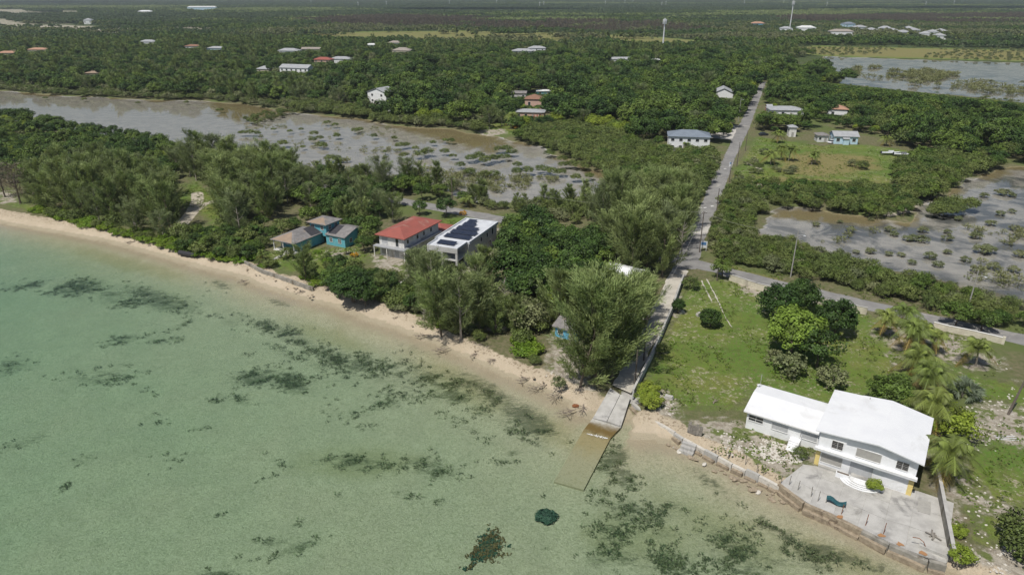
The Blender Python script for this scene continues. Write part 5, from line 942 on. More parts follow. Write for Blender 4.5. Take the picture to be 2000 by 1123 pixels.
for i, (x, y) in enumerate(((1266,772),(1264,786),(1272,796))): plant_px('hedge', x, y, .85, 'bright yellow-green hedge bush at the seaward end of the lane wall', 'bright hedge bushes by the lane wall')
plant_px('dense', 1735, 800, .72, 'dense green tree right behind the white house roof', var=0); plant_px('hedge', 1850, 848, 1.7, 'low yellow-green tree right of the white house'); plant_px('fanpalm', 1880, 775, 1.5, 'silvery fan palm on the rubble plot')
PALMS = [(1722,655,0.84,'coconut palm at the back of the palm row, nearest the lawn trees'),(1766,640,0.93,'coconut palm at the back right of the palm row by the coast road'),(1768,690,1.05,'coconut palm third from the back in the palm row'),(1790,675,0.93,'coconut palm third from the back, on the right side'),(1782,735,1.10,'coconut palm in the middle of the palm row'),(1800,770,1.10,'coconut palm with yellow lower fronds in the palm row'),(1815,832,1.16,'coconut palm arching over the white house roof'),(1848,935,1.16,'coconut palm behind the patio side wall'),(1905,715,0.93,'lone coconut palm on the rubble plot before the cream garden wall'),(1815,690,0.72,'short coconut palm between the palm row and the garden wall'),(1758,760,0.58,'low young palm at the lawn edge'),
 (145,262,1.00,'coconut palm against the lagoon at far left'),(240,330,0.95,'coconut palm in the dense thicket at left'),(105,318,0.90,'coconut palm leaning in the thicket behind the beach'),(215,325,0.85,'coconut palm left of the other thicket palm'),(512,508,0.50,'short palm behind the weathered seawall'),(677,497,0.35,'little palm on the bank of the turquoise house'),(910,405,0.75,'coconut palm on the coast road behind the solar house'),(998,252,1.30,'coconut palm on the lagoon bank before the pink house'),(1122,250,0.90,'yellowish palm among the lagoon mangroves'),(685,200,1.20,'coconut palm above the lagoon left of the tall gabled house'),(1397,248,1.30,'tall coconut palm beside the paved yard'),(1418,255,0.70,'short yellow palm beside the paved yard'),(1432,170,1.00,'palm above the chapel'),
 (1505,322,1.10,'coconut palm at the left of the roadside palm group'),(1525,312,1.10,'coconut palm in the middle of the roadside palm group'),(1540,315,0.95,'coconut palm at the right of the roadside palm group'),(1518,280,1.00,'yellowish palm beside the dark parked car'),(1585,322,0.80,'yellow palm before the pale blue cottage'),(1592,318,0.70,'second yellow palm before the pale blue cottage'),(1488,368,0.70,'small palm alone on the dry grass'),(1438,352,0.50,'tiny palm on the right road verge'),(1505,240,1.00,'palm right of the road by the long grey roof'),(1340,295,0.60,'palm below the white house with the blue-grey roof'),(1730,285,0.90,'silvery palm on the far side of the boats'),(1602,160,1.00,'palm at the edge of the lake'),(1040,225,0.90,'palm close by the pink house wall')]
for x, y, s, lab in PALMS: plant_px('palm', x, y, s, lab)
plant_px('dense', 690, 588, 1.0, 'large dark sea grape spilling onto the beach before the red-roofed house', var=1, sz=.75); plant_px('dense', 735, 585, .8, 'dark sea grape on the right of the larger one', var=1, sz=.7); plant_px('dense', 655, 560, .75, 'sea grape at the end of the weathered seawall', var=0, sz=.7)
plant_px('olive', 1028, 645, 1.05, 'pale grey-leaved sea grape near the blue-walled shack'); plant_px('olive', 780, 605, .6, 'olive shrub on the beach edge left of the casuarina', sz=.6); plant_px('olive', 815, 605, .6, 'olive shrub beside the beach casuarina', sz=.6)
plant_px('casu', 598, 548, .55, 'slender young casuarina in front of the turquoise house')
for i, (x, y, s, t, lab) in enumerate(((862,655,.82,-.12,'beach casuarina leaning left over the sand'),(900,662,.9,-.04,'tallest beach casuarina before the solar house'),(938,648,.78,.06,'beach casuarina on the right of the cluster'),(885,598,.55,0,'casuarina in the solar house plot, left'),(930,582,.6,0,'casuarina in the solar house plot, right'),(845,590,.75,0,'small casuarina by the grey plot wall'))): plant_px('casu_grey' if i % 2 else 'casu', x, y, s, lab, tilt=(0, t))
for i, (x, y, s, t, lab) in enumerate(((1133,756,.85,-.2,'casuarina leaning out over the water by the ramp'),(1165,745,1.15,-.1,'big casuarina at the left of the boat ramp'),(1195,735,1.12,.05,'casuarina overhanging the top of the ramp'),(1206,692,.92,.05,'casuarina beside the lane behind the ramp'),(1165,690,1.05,0,'casuarina behind the big one by the ramp'),(1236,652,.78,.1,'casuarina leaning over the sandy lane'),(1206,642,.58,0,'casuarina right of the blue-walled shack'),(1150,668,.8,.05,'casuarina shading the blue-walled shack'),(1262,612,.6,.06,'lane-side casuarina halfway to the junction'))): plant_px('casu', x, y, s, lab, tilt=(0, t))
for i, (x, y, s) in enumerate(((392,335,.95),(425,338,1.0),(452,345,.9),(372,345,.85))): plant_px('casu_grey' if i % 2 else 'casu', x, y, s, 'tall casuarina rising against the lagoon behind the sandy track', 'tall casuarinas against the lagoon')
plant_px('brown', 40, 398, 1.0, 'bare brown casuarina dying at the left edge of the beach'); plant_px('brown', 10, 385, .9, 'second bare brown casuarina at the left edge')
for k_, x, y, s, lab in (('casu_grey',768,436,.6,'bare-trunked casuarina behind the red-roofed house'),('dark',872,424,.75,'dark round tree on the verge behind the red annex'),('broad',712,492,.55,'leafy tree between the turquoise and red-roofed houses'),('broad',716,470,.6,'leafy tree behind the gap between the turquoise and red-roofed houses'),('dark',705,455,.6,'dark tree behind the turquoise wing'),('casu_grey',742,425,.55,'grey casuarina on the coast road behind the red-roofed house'),('broad',820,420,.55,'green tree on the coast road verge behind the red roof'),('dark',1002,500,.75,'dark tree against the right plot wall of the solar house'),('dark',1010,470,.7,'dark tree behind the site trailer'),('casu',950,560,.62,'feathery casuarina before the right corner of the solar house'),('casu_grey',848,566,.55,'thin casuarina before the left corner of the solar house'),('mangrove',560,505,.9,'green bush on the lawn before the turquoise porch'),('broad',500,498,.5,'bushy tree at the left end of the turquoise house'),('broad',905,398,.5,'green tree on the far side of the coast road'),('casu_young',940,400,1.0,'young casuarina across the coast road from the solar house')): plant_px(k_, x, y, s, lab)
for x, y, s, lab in ((985,600,.8,'white dead tree in front of the dark canopy'),(1330,500,1.1,'bleached dead snag in the roadside casuarinas'),(1265,455,1.0,'thin dead snag among the young casuarinas'),(1195,430,.9,'slim dead snag near the lagoon edge'),(640,470,.5,'small dead snag behind the turquoise house'),(830,640,.6,'bleached leaning snag on the beach bank')): plant_px('deadtree', x, y, s, lab)
for x, y, s, lab in ((905,420,1.0,'yellow flowering shrub on the verge behind the solar house'),(693,502,.9,'small orange flowering shrub by the red-roofed house'),(1008,252,1.4,'orange flowering shrub before the pink house')): plant_px('flower', x, y, s, lab)
for i, (x, y, s) in enumerate(((1022,688,1.3),(1040,690,1.2),(1030,675,1.2),(1015,670,1.0))): plant_px('creeper', x, y, s, 'bright green creeper on the bank left of the driftwood', 'bright creeper on the eroded bank')
WHM = Matrix.Translation((41.0, 76.9, L)) @ Matrix.Rotation(R(-34), 4, 'Z'); q = WHM @ Vector((7.6, -1.5, .3)); plant('hedge', q.x, q.y, .52, 'round clipped shrub beside the curved steps', z=L + .1, sz=1.1)
for x, y, s, lab in ((1562,893,.5,'low green weeds at the corner of the patio'),(1875,1095,.7,'yellow-green weed bush beyond the patio side wall'),(1870,1045,.5,'round grass tussock beyond the patio side wall'),(1838,925,.8,'green thicket at the foot of the side wall palm'),(1985,1060,1.3,'dark bush at the right edge of the rubble plot'),(1995,1090,1.2,'light bush at the bottom right corner')): plant_px('hedge' if 'yellow' in lab or 'grass' in lab else 'mangrove', x, y, s, lab)
for x, y, s, lab in ((1865,640,.7,'bushy tree at the left end of the cream garden wall'),(1915,648,.6,'bushy tree behind the cream garden wall')): plant_px('broad', x, y, s, lab)

# ------------------------------------------------------------------ vegetation: thickets and woods
OPEN = [np.array([tuple(g(*p)[:2]) for p in q]) for q in ([(430,386),(395,388),(380,370),(366,372),(362,410),(340,442),(365,445),(385,418),(430,398)],)]
ROADS = [([tuple((g(*a) + g(*b_))[:2]) for a, b_ in zip(ROAD_L, ROAD_R)], 3.6), ([tuple(p[:2]) for p in (CA, CB, CC, g(1500, 552), CD, CE)], 3.6), ([tuple((g(*a) + g(*b_))[:2]) for a, b_ in zip(LANE_L, LANE_R)], 2.6)]
ROADS[0] = ([(x / 2, y / 2) for x, y in ROADS[0][0]], 4.0); ROADS[2] = ([(x / 2, y / 2) for x, y in ROADS[2][0]], 2.4)
for (x, y, r) in ((-54, 164, 6), (-50, 169, 6), (-44, 168, 7), (-57, 158, 5), (-26, 160, 7.5), (-22, 168, 7), (-18, 174, 6), (-14, 154, 6), (-10, 161, 6.5), (-7, 168, 6), (-2, 163, 4), (-31, 154, 4), (12, 115, 4.5), (25, 139, 5), (21, 136, 4)): CLEAR.append((x, y, r))
TREELIST = {}                                                        # key -> list of (x, y, scale, zscale)
def free(P, pad=0.0, pond=True):
    k = np.ones(len(P), bool)
    for x, y, r in CLEAR: k &= np.hypot(P[:, 0] - x, P[:, 1] - y) > r + pad
    for pts, w_ in ROADS: k &= line_dist(P, pts) > w_ + pad * .5
    for q in OPEN: k &= ~inside(P, q)
    if pond:
        for q in (LAGOON, MARSH, LAKE): k &= sdf(P, q, 20) < .5
    return k
def scatter(poly, spacing, mix, seed=0, pond=True, pad=0.0, jit=.48, px=True, keep=None, zr=(.85, 1.15)):
    poly = gp(poly) if px else np.asarray(poly); rg = np.random.default_rng(seed + 100); lo, hi = poly.min(0), poly.max(0)
    gx, gy = np.meshgrid(np.arange(lo[0], hi[0], spacing), np.arange(lo[1], hi[1], spacing)); P = np.stack([gx.ravel(), gy.ravel()], 1); P += rg.uniform(-jit, jit, P.shape) * spacing
    P = P[inside(P, poly)]; P = P[free(P, pad, pond)]
    if keep is not None: P = P[vnoise(P, keep[0], seed) > keep[1]]
    keys = [m_[0] for m_ in mix]; pr_ = np.array([m_[1] for m_ in mix], float); pr_ /= pr_.sum(); ch = rg.choice(len(keys), len(P), p=pr_)
    for (x, y), c in zip(P, ch):
        s0, s1 = mix[c][2], mix[c][3]; TREELIST.setdefault(keys[c], []).append((x, y, rg.uniform(s0, s1), rg.uniform(*zr)))
# left shore thicket
scatter([(55,410),(130,432),(230,452),(330,470),(335,440),(345,405),(330,370),(250,345),(150,345),(60,365)], 5.5, [('casu', 5, .6, .85), ('casu_grey', 3, .6, .85), ('mangrove', 2, .8, 1.4)], 1)
scatter([(-60,240),(0,212),(80,222),(150,238),(250,262),(330,280),(345,330),(330,365),(200,345),(60,362),(-60,360)], 5.0, [('broad', 6, .45, .95), ('dark', 4, .45, .95), ('light', 1, .4, .75), ('scrub', 1, .9, 1.5)], 2)
scatter([(335,275),(400,290),(470,308),(520,325),(600,342),(600,356),(520,348),(470,340),(400,325),(345,320)], 3.2, [('scrub', 3, .8, 1.4), ('mangrove', 4, .8, 1.4), ('casu_young', 1, .5, .8)], 39)
scatter([(345,330),(400,330),(470,345),(520,352),(600,358),(560,400),(520,450),(470,470),(430,440),(430,380),(380,360),(345,340)], 5.2, [('casu', 6, .6, .9), ('casu_grey', 3, .55, .85), ('broad', 2, .5, .8)], 3)
scatter([(60,414),(230,458),(350,489),(470,516),(480,508),(420,470),(330,462),(200,440),(80,408)], 2.0, [('creeper', 5, .7, 1.3), ('mangrove', 2, .4, .8)], 4, zr=(.7, 1.1))
scatter([(345,492),(470,517),(520,505),(520,470),(440,440),(400,450),(360,465)], 3.2, [('mangrove', 4, .9, 1.5), ('dark', 2, .35, .55), ('broad', 2, .35, .55), ('creeper', 2, .9, 1.3)], 5)
scatter([(520,470),(560,450),(600,425),(640,418),(700,425),(735,440),(730,480),(705,490),(690,455),(640,430),(600,440),(540,475)], 3.2, [('broad', 4, .45, .7), ('dark', 3, .45, .7), ('casu_young', 1, .7, 1.1), ('mangrove', 2, .9, 1.4)], 6)
scatter([(560,350),(700,360),(800,370),(870,385),(850,400),(800,396),(740,430),(690,420),(600,410),(550,400)], 4.4, [('broad', 4, .5, .85), ('dark', 3, .5, .85), ('casu_grey', 2, .5, .75), ('casu_young', 1, .8, 1.2)], 7)
scatter([(480,322),(600,335),(700,350),(800,356),(870,365),(900,380),(870,385),(700,362),(560,352)], 3.6, [('scrub', 3, .8, 1.4), ('casu_young', 3, .6, 1.1), ('mangrove', 3, .8, 1.4)], 8)
scatter([(500,505),(560,482),(650,500),(690,500),(640,545),(560,525)], 3.2, [('mangrove', 3, .35, .6), ('creeper', 3, .5, .9)], 9, keep=(6, .5))
scatter([(640,575),(700,596),(780,606),(840,620),(840,590),(800,560),(740,545),(660,530)], 3.0, [('dark', 3, .35, .6), ('broad', 2, .35, .55), ('mangrove', 2, .8, 1.3), ('casu_young', 1, .6, .9)], 10)
scatter([(790,545),(860,570),(960,580),(965,600),(960,650),(900,640),(830,625)], 4.2, [('casu_grey', 3, .45, .75), ('casu_young', 3, .7, 1.1), ('mangrove', 2, .7, 1.2)], 11)
scatter([(990,455),(1030,440),(1080,450),(1150,480),(1190,520),(1180,600),(1100,620),(1060,610),(1000,580),(975,540)], 4.2, [('dark', 6, .7, 1.05), ('broad', 3, .65, .95), ('light', 1, .5, .75)], 12)
scatter([(960,600),(1060,620),(1120,640),(1100,660),(1060,680),(1000,670),(960,650)], 3.2, [('casu_young', 3, .7, 1.1), ('mangrove', 3, .7, 1.2), ('scrub', 2, .7, 1.2)], 13)
scatter([(1080,600),(1190,600),(1250,590),(1240,660),(1180,690),(1110,660),(1070,630)], 4.6, [('casu', 6, .6, .85), ('casu_young', 3, .9, 1.3)], 14)
scatter([(1150,440),(1220,425),(1330,430),(1345,440),(1325,490),(1305,530),(1275,590),(1240,600),(1195,590),(1190,500)], 4.6, [('casu', 7, .8, 1.08), ('casu_grey', 2, .75, 1.0)], 15)
scatter([(900,388),(960,402),(1040,404),(1120,395),(1200,392),(1300,395),(1350,395),(1345,440),(1220,425),(1100,440),(1020,425),(950,407)], 3.4, [('casu_young', 5, .55, .95), ('mangrove', 3, .8, 1.2), ('scrub', 2, .8, 1.3)], 16)
scatter([(1170,405),(1300,402),(1345,410),(1340,440),(1220,430)], 4.6, [('casu', 3, .5, .75), ('casu_young', 3, .9, 1.3)], 40)
scatter([(960,408),(1020,432),(1100,445),(1160,470),(1100,460),(1030,438)], 3.6, [('broad', 3, .4, .6), ('casu_young', 3, .8, 1.2), ('mangrove', 3, 1, 1.5)], 17)
scatter([(820,618),(860,642),(920,664),(980,690),(1020,712),(1060,738),(1100,764),(1110,755),(1060,715),(1000,685),(930,655),(860,625)], 2.2, [('creeper', 3, .5, 1.0), ('scrub', 3, .35, .7), ('mangrove', 2, .35, .7)], 18, keep=(5, .38))
scatter([(480,515),(530,530),(610,558),(640,570),(640,545),(560,525),(500,505)], 2.6, [('creeper', 3, .5, 1.0), ('mangrove', 3, .4, .8)], 19, keep=(5, .35))
# mangroves right of the lagoon and along the roads
scatter([(1000,272),(1040,258),(1110,250),(1200,256),(1290,298),(1395,305),(1400,340),(1375,385),(1330,392),(1290,380),(1250,362),(1200,346),(1150,326),(1100,304),(1050,285)], 3.4, [('mangrove', 8, 1.0, 1.7), ('broad', 2, .4, .65), ('scrub', 1, 1, 1.5)], 20, pond=True)
scatter([(1290,384),(1335,392),(1370,390),(1352,420),(1340,430),(1290,400)], 3.2, [('casu_young', 3, .8, 1.2), ('scrub', 2, 1.0, 1.4), ('mangrove', 3, 1, 1.5)], 21)
scatter([(1380,470),(1405,410),(1420,375),(1470,370),(1480,385),(1500,405),(1480,425),(1460,445),(1475,470),(1560,488),(1640,510),(1720,532),(1820,560),(2000,604),(2000,652),(1880,624),(1780,600),(1690,575),(1600,552),(1500,530),(1430,518),(1395,500)], 2.8, [('mangrove', 7, .7, 1.15), ('scrub', 2, .7, 1.2), ('broad', 1.5, .3, .48)], 22)
scatter([(1480,372),(1560,365),(1650,370),(1740,372),(1780,385),(1790,405),(1755,428),(1690,421),(1600,409),(1530,404),(1490,395)], 3.2, [('mangrove', 6, .8, 1.4), ('broad', 3, .4, .55), ('dark', 1, .35, .55)], 23)
scatter([(1745,345),(1800,308),(1880,318),(1950,326),(1890,350),(1850,370),(1800,402),(1770,385)], 3.4, [('mangrove', 6, 1.1, 1.8), ('broad', 3, .5, .7)], 24)
scatter([(1800,420),(1850,400),(1905,408),(1880,420),(1830,424)], 3.0, [('mangrove', 5, .9, 1.4)], 25, pond=False)
scatter([(1590,318),(1700,325),(1740,338),(1700,345),(1620,335)], 4.5, [('mangrove', 5, .7, 1.2), ('scrub', 2, .7, 1.2)], 26, keep=(9, .45)); scatter([(1440,340),(1475,300),(1500,300),(1480,350),(1470,365),(1425,368)], 4.0, [('mangrove', 4, .5, 1.0), ('scrub', 4, .5, 1.0)], 27, keep=(8, .5))
scatter([(500,243),(560,228),(620,216),(605,212),(540,220),(470,235)], 3.5, [('mangrove', 4, .5, .9), ('scrub', 2, .5, .9)], 28, pond=False)
# wood behind the lagoon and on both sides of the road
MIDW = [('broad', 7, .55, 1.7), ('dark', 4.5, .55, 1.75), ('light', 1.8, .6, 1.1), ('scrub', .8, 1.2, 2.0), ('casu_grey', 1.3, .5, .9), ('olive', 1.5, .7, 1.4)]
scatter([(640,205),(740,232),(830,243),(930,250),(1000,262),(1110,248),(1290,292),(1400,290),(1450,225),(1480,165),(1500,120),(900,120),(640,150)], 6.6, MIDW, 30)
scatter([(-150,160),(0,172),(200,186),(420,194),(540,206),(640,210),(660,150),(640,118),(-150,118)], 5.8, [('casu_young', 1.0, 1.0, 1.6), ('broad', 4, .55, 1.3), ('dark', 3.5, .55, 1.3), ('casu_grey', 1.2, .5, .75), ('olive', 3, .6, 1.2), ('scrub', 1.5, 1.2, 2.0)], 31)
scatter([(1480,262),(1500,205),(1510,150),(1600,142),(1640,154),(1780,168),(1940,184),(2150,205),(2300,330),(2000,322),(1880,315),(1800,300),(1740,275),(1690,268),(1600,240),(1560,262)], 5.8, [('broad', 6, .45, 1.45), ('dark', 4, .45, 1.45), ('mangrove', 3, 1.4, 2.4), ('light', .8, .5, .8)], 32)
scatter([(1500,330),(1560,335),(1540,345)], 3, [('scrub', 1, .6, 1.0)], 33)
scatter([(-150,118),(640,118),(900,122),(1500,122),(1600,108),(1480,102),(1250,99),(900,94),(620,90),(560,84),(-200,86)], 6.4, [('broad', 4, .6, 1.1), ('dark', 3, .6, 1.1), ('olive', 3, .6, 1.1), ('casu_young', 1.5, 1.0, 1.6)], 34)
scatter([(1480,97),(1600,90),(1900,96),(2100,99),(2200,126),(1900,119),(1610,110)], 9, [('scrub', 4, .4, 1.1), ('mangrove', 2, .4, 1.0)], 38, keep=(45, .45))
scatter([(1478,168),(1500,168),(1560,128),(1490,128)], 6.0, MIDW, 44)
SH = [('mangrove', 5, .7, 1.3), ('scrub', 3, .7, 1.3)]
scatter([(-150,150),(-100,172),(100,187),(300,197),(420,198),(540,214),(540,204),(420,190),(200,182),(0,168)], 3.2, SH, 35); scatter([(540,205),(640,205),(740,225),(830,238),(940,250),(940,262),(820,250),(700,234),(600,224)], 3.2, [('mangrove', 6, .9, 1.6), ('scrub', 2, .9, 1.4)], 36)
scatter([(1600,150),(1640,164),(1780,180),(1940,194),(2050,204),(2050,216),(1900,200),(1700,182),(1600,166)], 3.4, SH, 37)
# bushes standing in the shallow water
def islands(lst, key, seed, lab, grp):
    for i, (x, y, s) in enumerate(lst): TREELIST.setdefault(key, []).append((g(x, y, .6).x, g(x, y, .6).y, s * (.62 if key == 'scrub' else .74), .75))
islands([(553,288,1.5),(567,262,.9),(589,258,.8),(614,268,1.3),(612,280,1.2),(625,276,1.1),(640,246,1.2),(655,250,1.1),(658,272,1.3),(645,318,1.5),(660,318,1.3),(628,290,1.3),(633,292,1.0),(592,293,.8),(695,262,1.3),(703,259,1.1),(731,272,1.1),(771,276,1.0),(782,292,1.4),(793,290,1.2),(812,296,1.0),(790,311,1.2),(822,310,1.5),(836,306,1.7),(868,304,1.3),(845,285,1.0),(880,282,1.2),(870,280,.9),(752,302,.7),(535,258,.8),(475,266,1.2),(490,266,1.4),(505,267,1.1),(365,205,1.0),(270,206,.9),(430,221,1.2),(165,199,1.1),(90,196,.9),(920,318,1.5),(935,315,1.7),(950,322,1.7),(965,318,1.5),(975,300,1.4),(990,298,1.4),(1000,306,1.5),(985,315,1.4),(1072,308,1.4),(1098,318,1.3),(1100,330,1.2),(1118,330,1.5),(1132,332,1.6),(1145,334,1.2),(1010,345,1.5),(1030,342,1.5),(1060,340,1.6),(1080,345,1.6),(1095,345,1.3),(920,345,1.5),(945,350,1.4),(965,348,1.3),(900,330,1.2),(1060,290,1.0),(1075,292,1.1),(1010,330,1.2),(885,312,1.0),(1125,355,1.3),(1150,352,1.2)], 'mangrove', 1, '', '')
islands([(1662,452,1.1),(1738,452,1.2),(1745,460,1.0),(1772,470,1.1),(1785,470,1.3),(1800,472,1.3),(1802,453,1.2),(1850,468,1.2),(1905,465,1.4),(1918,495,1.7),(1930,492,1.5),(1955,380,1.5),(1965,382,1.5),(1978,384,.9),(1935,440,1.2),(1955,420,1.1),(1922,385,1.2),(1700,494,1.1),(1815,504,1.3),(1885,510,1.0),(1905,530,1.2),(1940,525,1.3),(1990,500,1.3),(1832,520,1.1),(1595,441,.9),(1640,435,.7),(1672,494,.7),(1872,430,1.0),(1850,455,.9),(1985,450,1.1),(1975,415,.9),(1700,430,.7),(1880,395,1.0),(1735,498,.8),(1760,500,.8),(1850,495,.9),(1980,530,1.1),(1780,515,.9),(1785,168,2.6),(1935,164,1.6),(1995,166,1.6),(1928,182,1.8)], 'scrub', 2, '', '')

REGION = {'casu': 'casuarina tree', 'casu_grey': 'grey-green casuarina tree', 'casu_young': 'young feathery casuarina', 'broad': 'green broadleaf tree', 'dark': 'dark green broadleaf tree', 'light': 'yellow-green almond tree', 'olive': 'grey-green rounded tree', 'mangrove': 'rounded mangrove bush', 'scrub': 'dull green scrub bush', 'creeper': 'bright creeper'}
def region(x, y):
    px, py = to_px(np.array([x]), np.array([y]), L); px, py = float(px[0]), float(py[0]); P = np.array([[x, y]])
    if sdf(P, LAGOON, 30)[0] > .5: return 'standing in the lagoon'
    if sdf(P, MARSH, 30)[0] > .5: return 'standing in the marsh pool'
    if sdf(P, LAKE, 30)[0] > .5: return 'standing in the far lake'
    if py < 240 and px < 660: return 'beyond the lagoon below the orange-roofed houses' if px < 200 else ('beyond the lagoon near the townhouse row' if px > 440 else ('beyond the lagoon below the pale blue house' if px > 320 else 'beyond the lagoon left of the pale blue house'))
    if py < 300 and px < 1470: return 'near the tall gabled house above the lagoon' if px < 860 else ('around the pink house' if px < 1110 else ('between the pink house and the paved yard' if px < 1300 else 'close to the left side of the main road'))
    if px > 1440 and py < 345: return 'near the long grey roof right of the road' if px < 1600 else ('behind the pale blue cottage' if px < 1760 else 'in the wood between the lake and the marsh pool')
    if px > 1375: return 'at the corner of the main road and the marsh pool' if px < 1480 else ('between the dry grass and the marsh pool' if py < 440 and px < 1745 else ('on the spit between the boats and the marsh pool' if py < 440 else ('by the tall grey pole along the coast road' if px < 1680 else ('along the coast road behind the garden palms' if px < 1880 else 'along the coast road at the right edge'))))
    if px < 345: return ('behind the beach by the dying casuarinas' if px < 130 else ('behind the beach in the middle of the left thicket' if px < 250 else 'on the left side of the sandy track')) if py > 340 else ('in the left thicket close to the lagoon' if px > 150 else 'in the left thicket at the picture edge')
    if px < 545: return 'on the right side of the sandy track' if px < 450 else 'just left of the turquoise house'
    if px < 960: return ('by the turquoise house' if px < 710 else ('by the red-roofed house' if px < 830 else 'by the solar house')) + (' on the beach side' if py > 500 else ' on the inland side')
    if py > 400: return 'in the dark stand right of the solar house' if px < 1100 else ('near the white-roofed hut' if px < 1210 and py > 500 else ('on the bank around the blue-walled shack' if py > 590 else 'along the lane just before the junction'))
    return 'on the lagoon shore left of the main road' if px > 1150 else 'between the coast road and the lagoon'
SIGHT += [(*g(x_, 164 + (x_ - 1640) * .108)[:2], 18, L + .3, 120) for x_ in range(1650, 2060, 30)] + [(-8, 152, 6.5, L + 3.2, 30), (-13, 150, 6, L + 3.4, 30), (-27, 156, 6, L + 2.2, 30), (-48, 163, 10, L + 1.2, 26), (9.5, 114, 2.2, L + 1.0, 25), (22.5, 139.5, 3.2, L + 2.2, 34)]
BASEH = {'casu': 15.5, 'casu_grey': 14.5, 'casu_young': 8, 'broad': 8, 'dark': 8, 'light': 7, 'mangrove': 3.2, 'scrub': 3.0, 'creeper': 1.3, 'olive': 6.0}
def trim_sight(x, y, h):                                             # trees in front of a house stay below the line of sight to it
    f = 1.0
    for hx, hy, hw, hz, rc in SIGHT:
        if hy - rc < y < hy + 1:
            cx = hx * y / hy; d = math.hypot(hx - x, hy - y)
            if abs(x - cx) < hw + 1.5: f = min(f, (hz - L + d * (CAMH - hz) / math.hypot(hx, hy)) / h)
    return f
for key in list(TREELIST):
    out = []
    for (x, y, s, zs) in TREELIST[key]:
        f = trim_sight(x, y, BASEH[key] * s * zs)
        if f > .999: out.append((x, y, s, zs))
        elif f > .3: out.append((x, y, s * max(f, .3) ** .6, zs * f ** .4))
    TREELIST[key] = out
FARPTS = {}
for key, lst in TREELIST.items():
    lst.sort(key=lambda t: t[0] ** 2 + t[1] ** 2); cap = {'casu': 200, 'casu_grey': 85, 'broad': 165, 'dark': 120}.get(key, 280)
    for i, (x, y, s, zs) in enumerate(lst):
        if i < cap:
            rg_ = region(x, y); w_ = 'standing' in rg_
            plant(key, x, y, s, REGION[key] + ' ' + rg_, REGION[key].replace('bush', 'bushe') + 's ' + rg_, sz=zs, z=(.45 if w_ else L - .05))
        else: FARPTS.setdefault(key, []).append((x, y, s, zs))
# ------------------------------------------------------------------ mass vegetation as instances on points
def gn_scatter(name, pts, meshes, label, z=L, kind='stuff', idx=None):
    """pts: (x, y, scale, zscale[, z]); one object whose points carry instances of the given meshes"""
    coll = bpy.data.collections.new(name + '_shapes')
    for i, me in enumerate(meshes): o = bpy.data.objects.new('%s_shape_%02d' % (name, i), me); coll.objects.link(o)
    P = np.array([(p[0], p[1], p[4] if len(p) > 4 else z) for p in pts], np.float32); me = bpy.data.meshes.new(name); me.vertices.add(len(P)); me.vertices.foreach_set('co', P.ravel())
    rg = np.random.default_rng(len(P)); a = me.attributes.new('scl', 'FLOAT_VECTOR', 'POINT'); a.data.foreach_set('vector', np.array([(p[2], p[2], p[2] * p[3]) for p in pts], np.float32).ravel())
    a = me.attributes.new('rot', 'FLOAT_VECTOR', 'POINT'); r_ = np.zeros((len(P), 3), np.float32); r_[:, 2] = rg.random(len(P)) * 6.283; a.data.foreach_set('vector', r_.ravel())
    a = me.attributes.new('idx', 'INT', 'POINT'); a.data.foreach_set('value', (rg.integers(0, len(meshes), len(P)) if idx is None else idx).astype(np.int32))
    o = link(name, me); tag(o, label, kind=kind)
    ng = bpy.data.node_groups.new(name, 'GeometryNodeTree'); ng.interface.new_socket('Geometry', in_out='INPUT', socket_type='NodeSocketGeometry'); ng.interface.new_socket('Geometry', in_out='OUTPUT', socket_type='NodeSocketGeometry')
    nn, nl = ng.nodes, ng.links; gi = nn.new('NodeGroupInput'); go = nn.new('NodeGroupOutput'); iop = nn.new('GeometryNodeInstanceOnPoints'); ci = nn.new('GeometryNodeCollectionInfo')
    ci.inputs['Collection'].default_value = coll; ci.inputs['Separate Children'].default_value = True; ci.inputs['Reset Children'].default_value = True
    def attr(nm, t): x = nn.new('GeometryNodeInputNamedAttribute'); x.data_type = t; x.inputs['Name'].default_value = nm; return x.outputs['Attribute']
    nl.new(gi.outputs[0], iop.inputs['Points']); nl.new(ci.outputs[0], iop.inputs['Instance']); iop.inputs['Pick Instance'].default_value = True
    nl.new(attr('idx', 'INT'), iop.inputs['Instance Index']); nl.new(attr('scl', 'FLOAT_VECTOR'), iop.inputs['Scale']); e2r = nn.new('FunctionNodeEulerToRotation'); nl.new(attr('rot', 'FLOAT_VECTOR'), e2r.inputs[0]); nl.new(e2r.outputs[0], iop.inputs['Rotation'])
    nl.new(iop.outputs[0], go.inputs[0]); md = o.modifiers.new('scatter', 'NODES'); md.node_group = ng; return o
STUFFLAB = {'broad': ('broadleaf_wood', 'mass of broadleaf woodland inland'), 'dark': ('dark_wood', 'mass of darker broadleaf woodland inland'), 'light': ('pale_wood', 'scattered yellow-green crowns in the inland wood'), 'mangrove': ('mangrove_thicket', 'far mangrove thicket'), 'scrub': ('scrub_thicket', 'far dull scrub'), 'casu_young': ('young_pine_wood', 'far young casuarina wood'), 'casu': ('casuarina_wood', 'far casuarina wood'), 'casu_grey': ('grey_casuarina_wood', 'far grey casuarina wood'), 'olive': ('olive_wood', 'mass of grey-green rounded trees inland'), 'creeper': ('creeper_cover', 'creeping ground cover')}
for key, pts in FARPTS.items(): gn_scatter(STUFFLAB[key][0], pts, [v[-1][1] for v in TREES[key]], STUFFLAB[key][1])
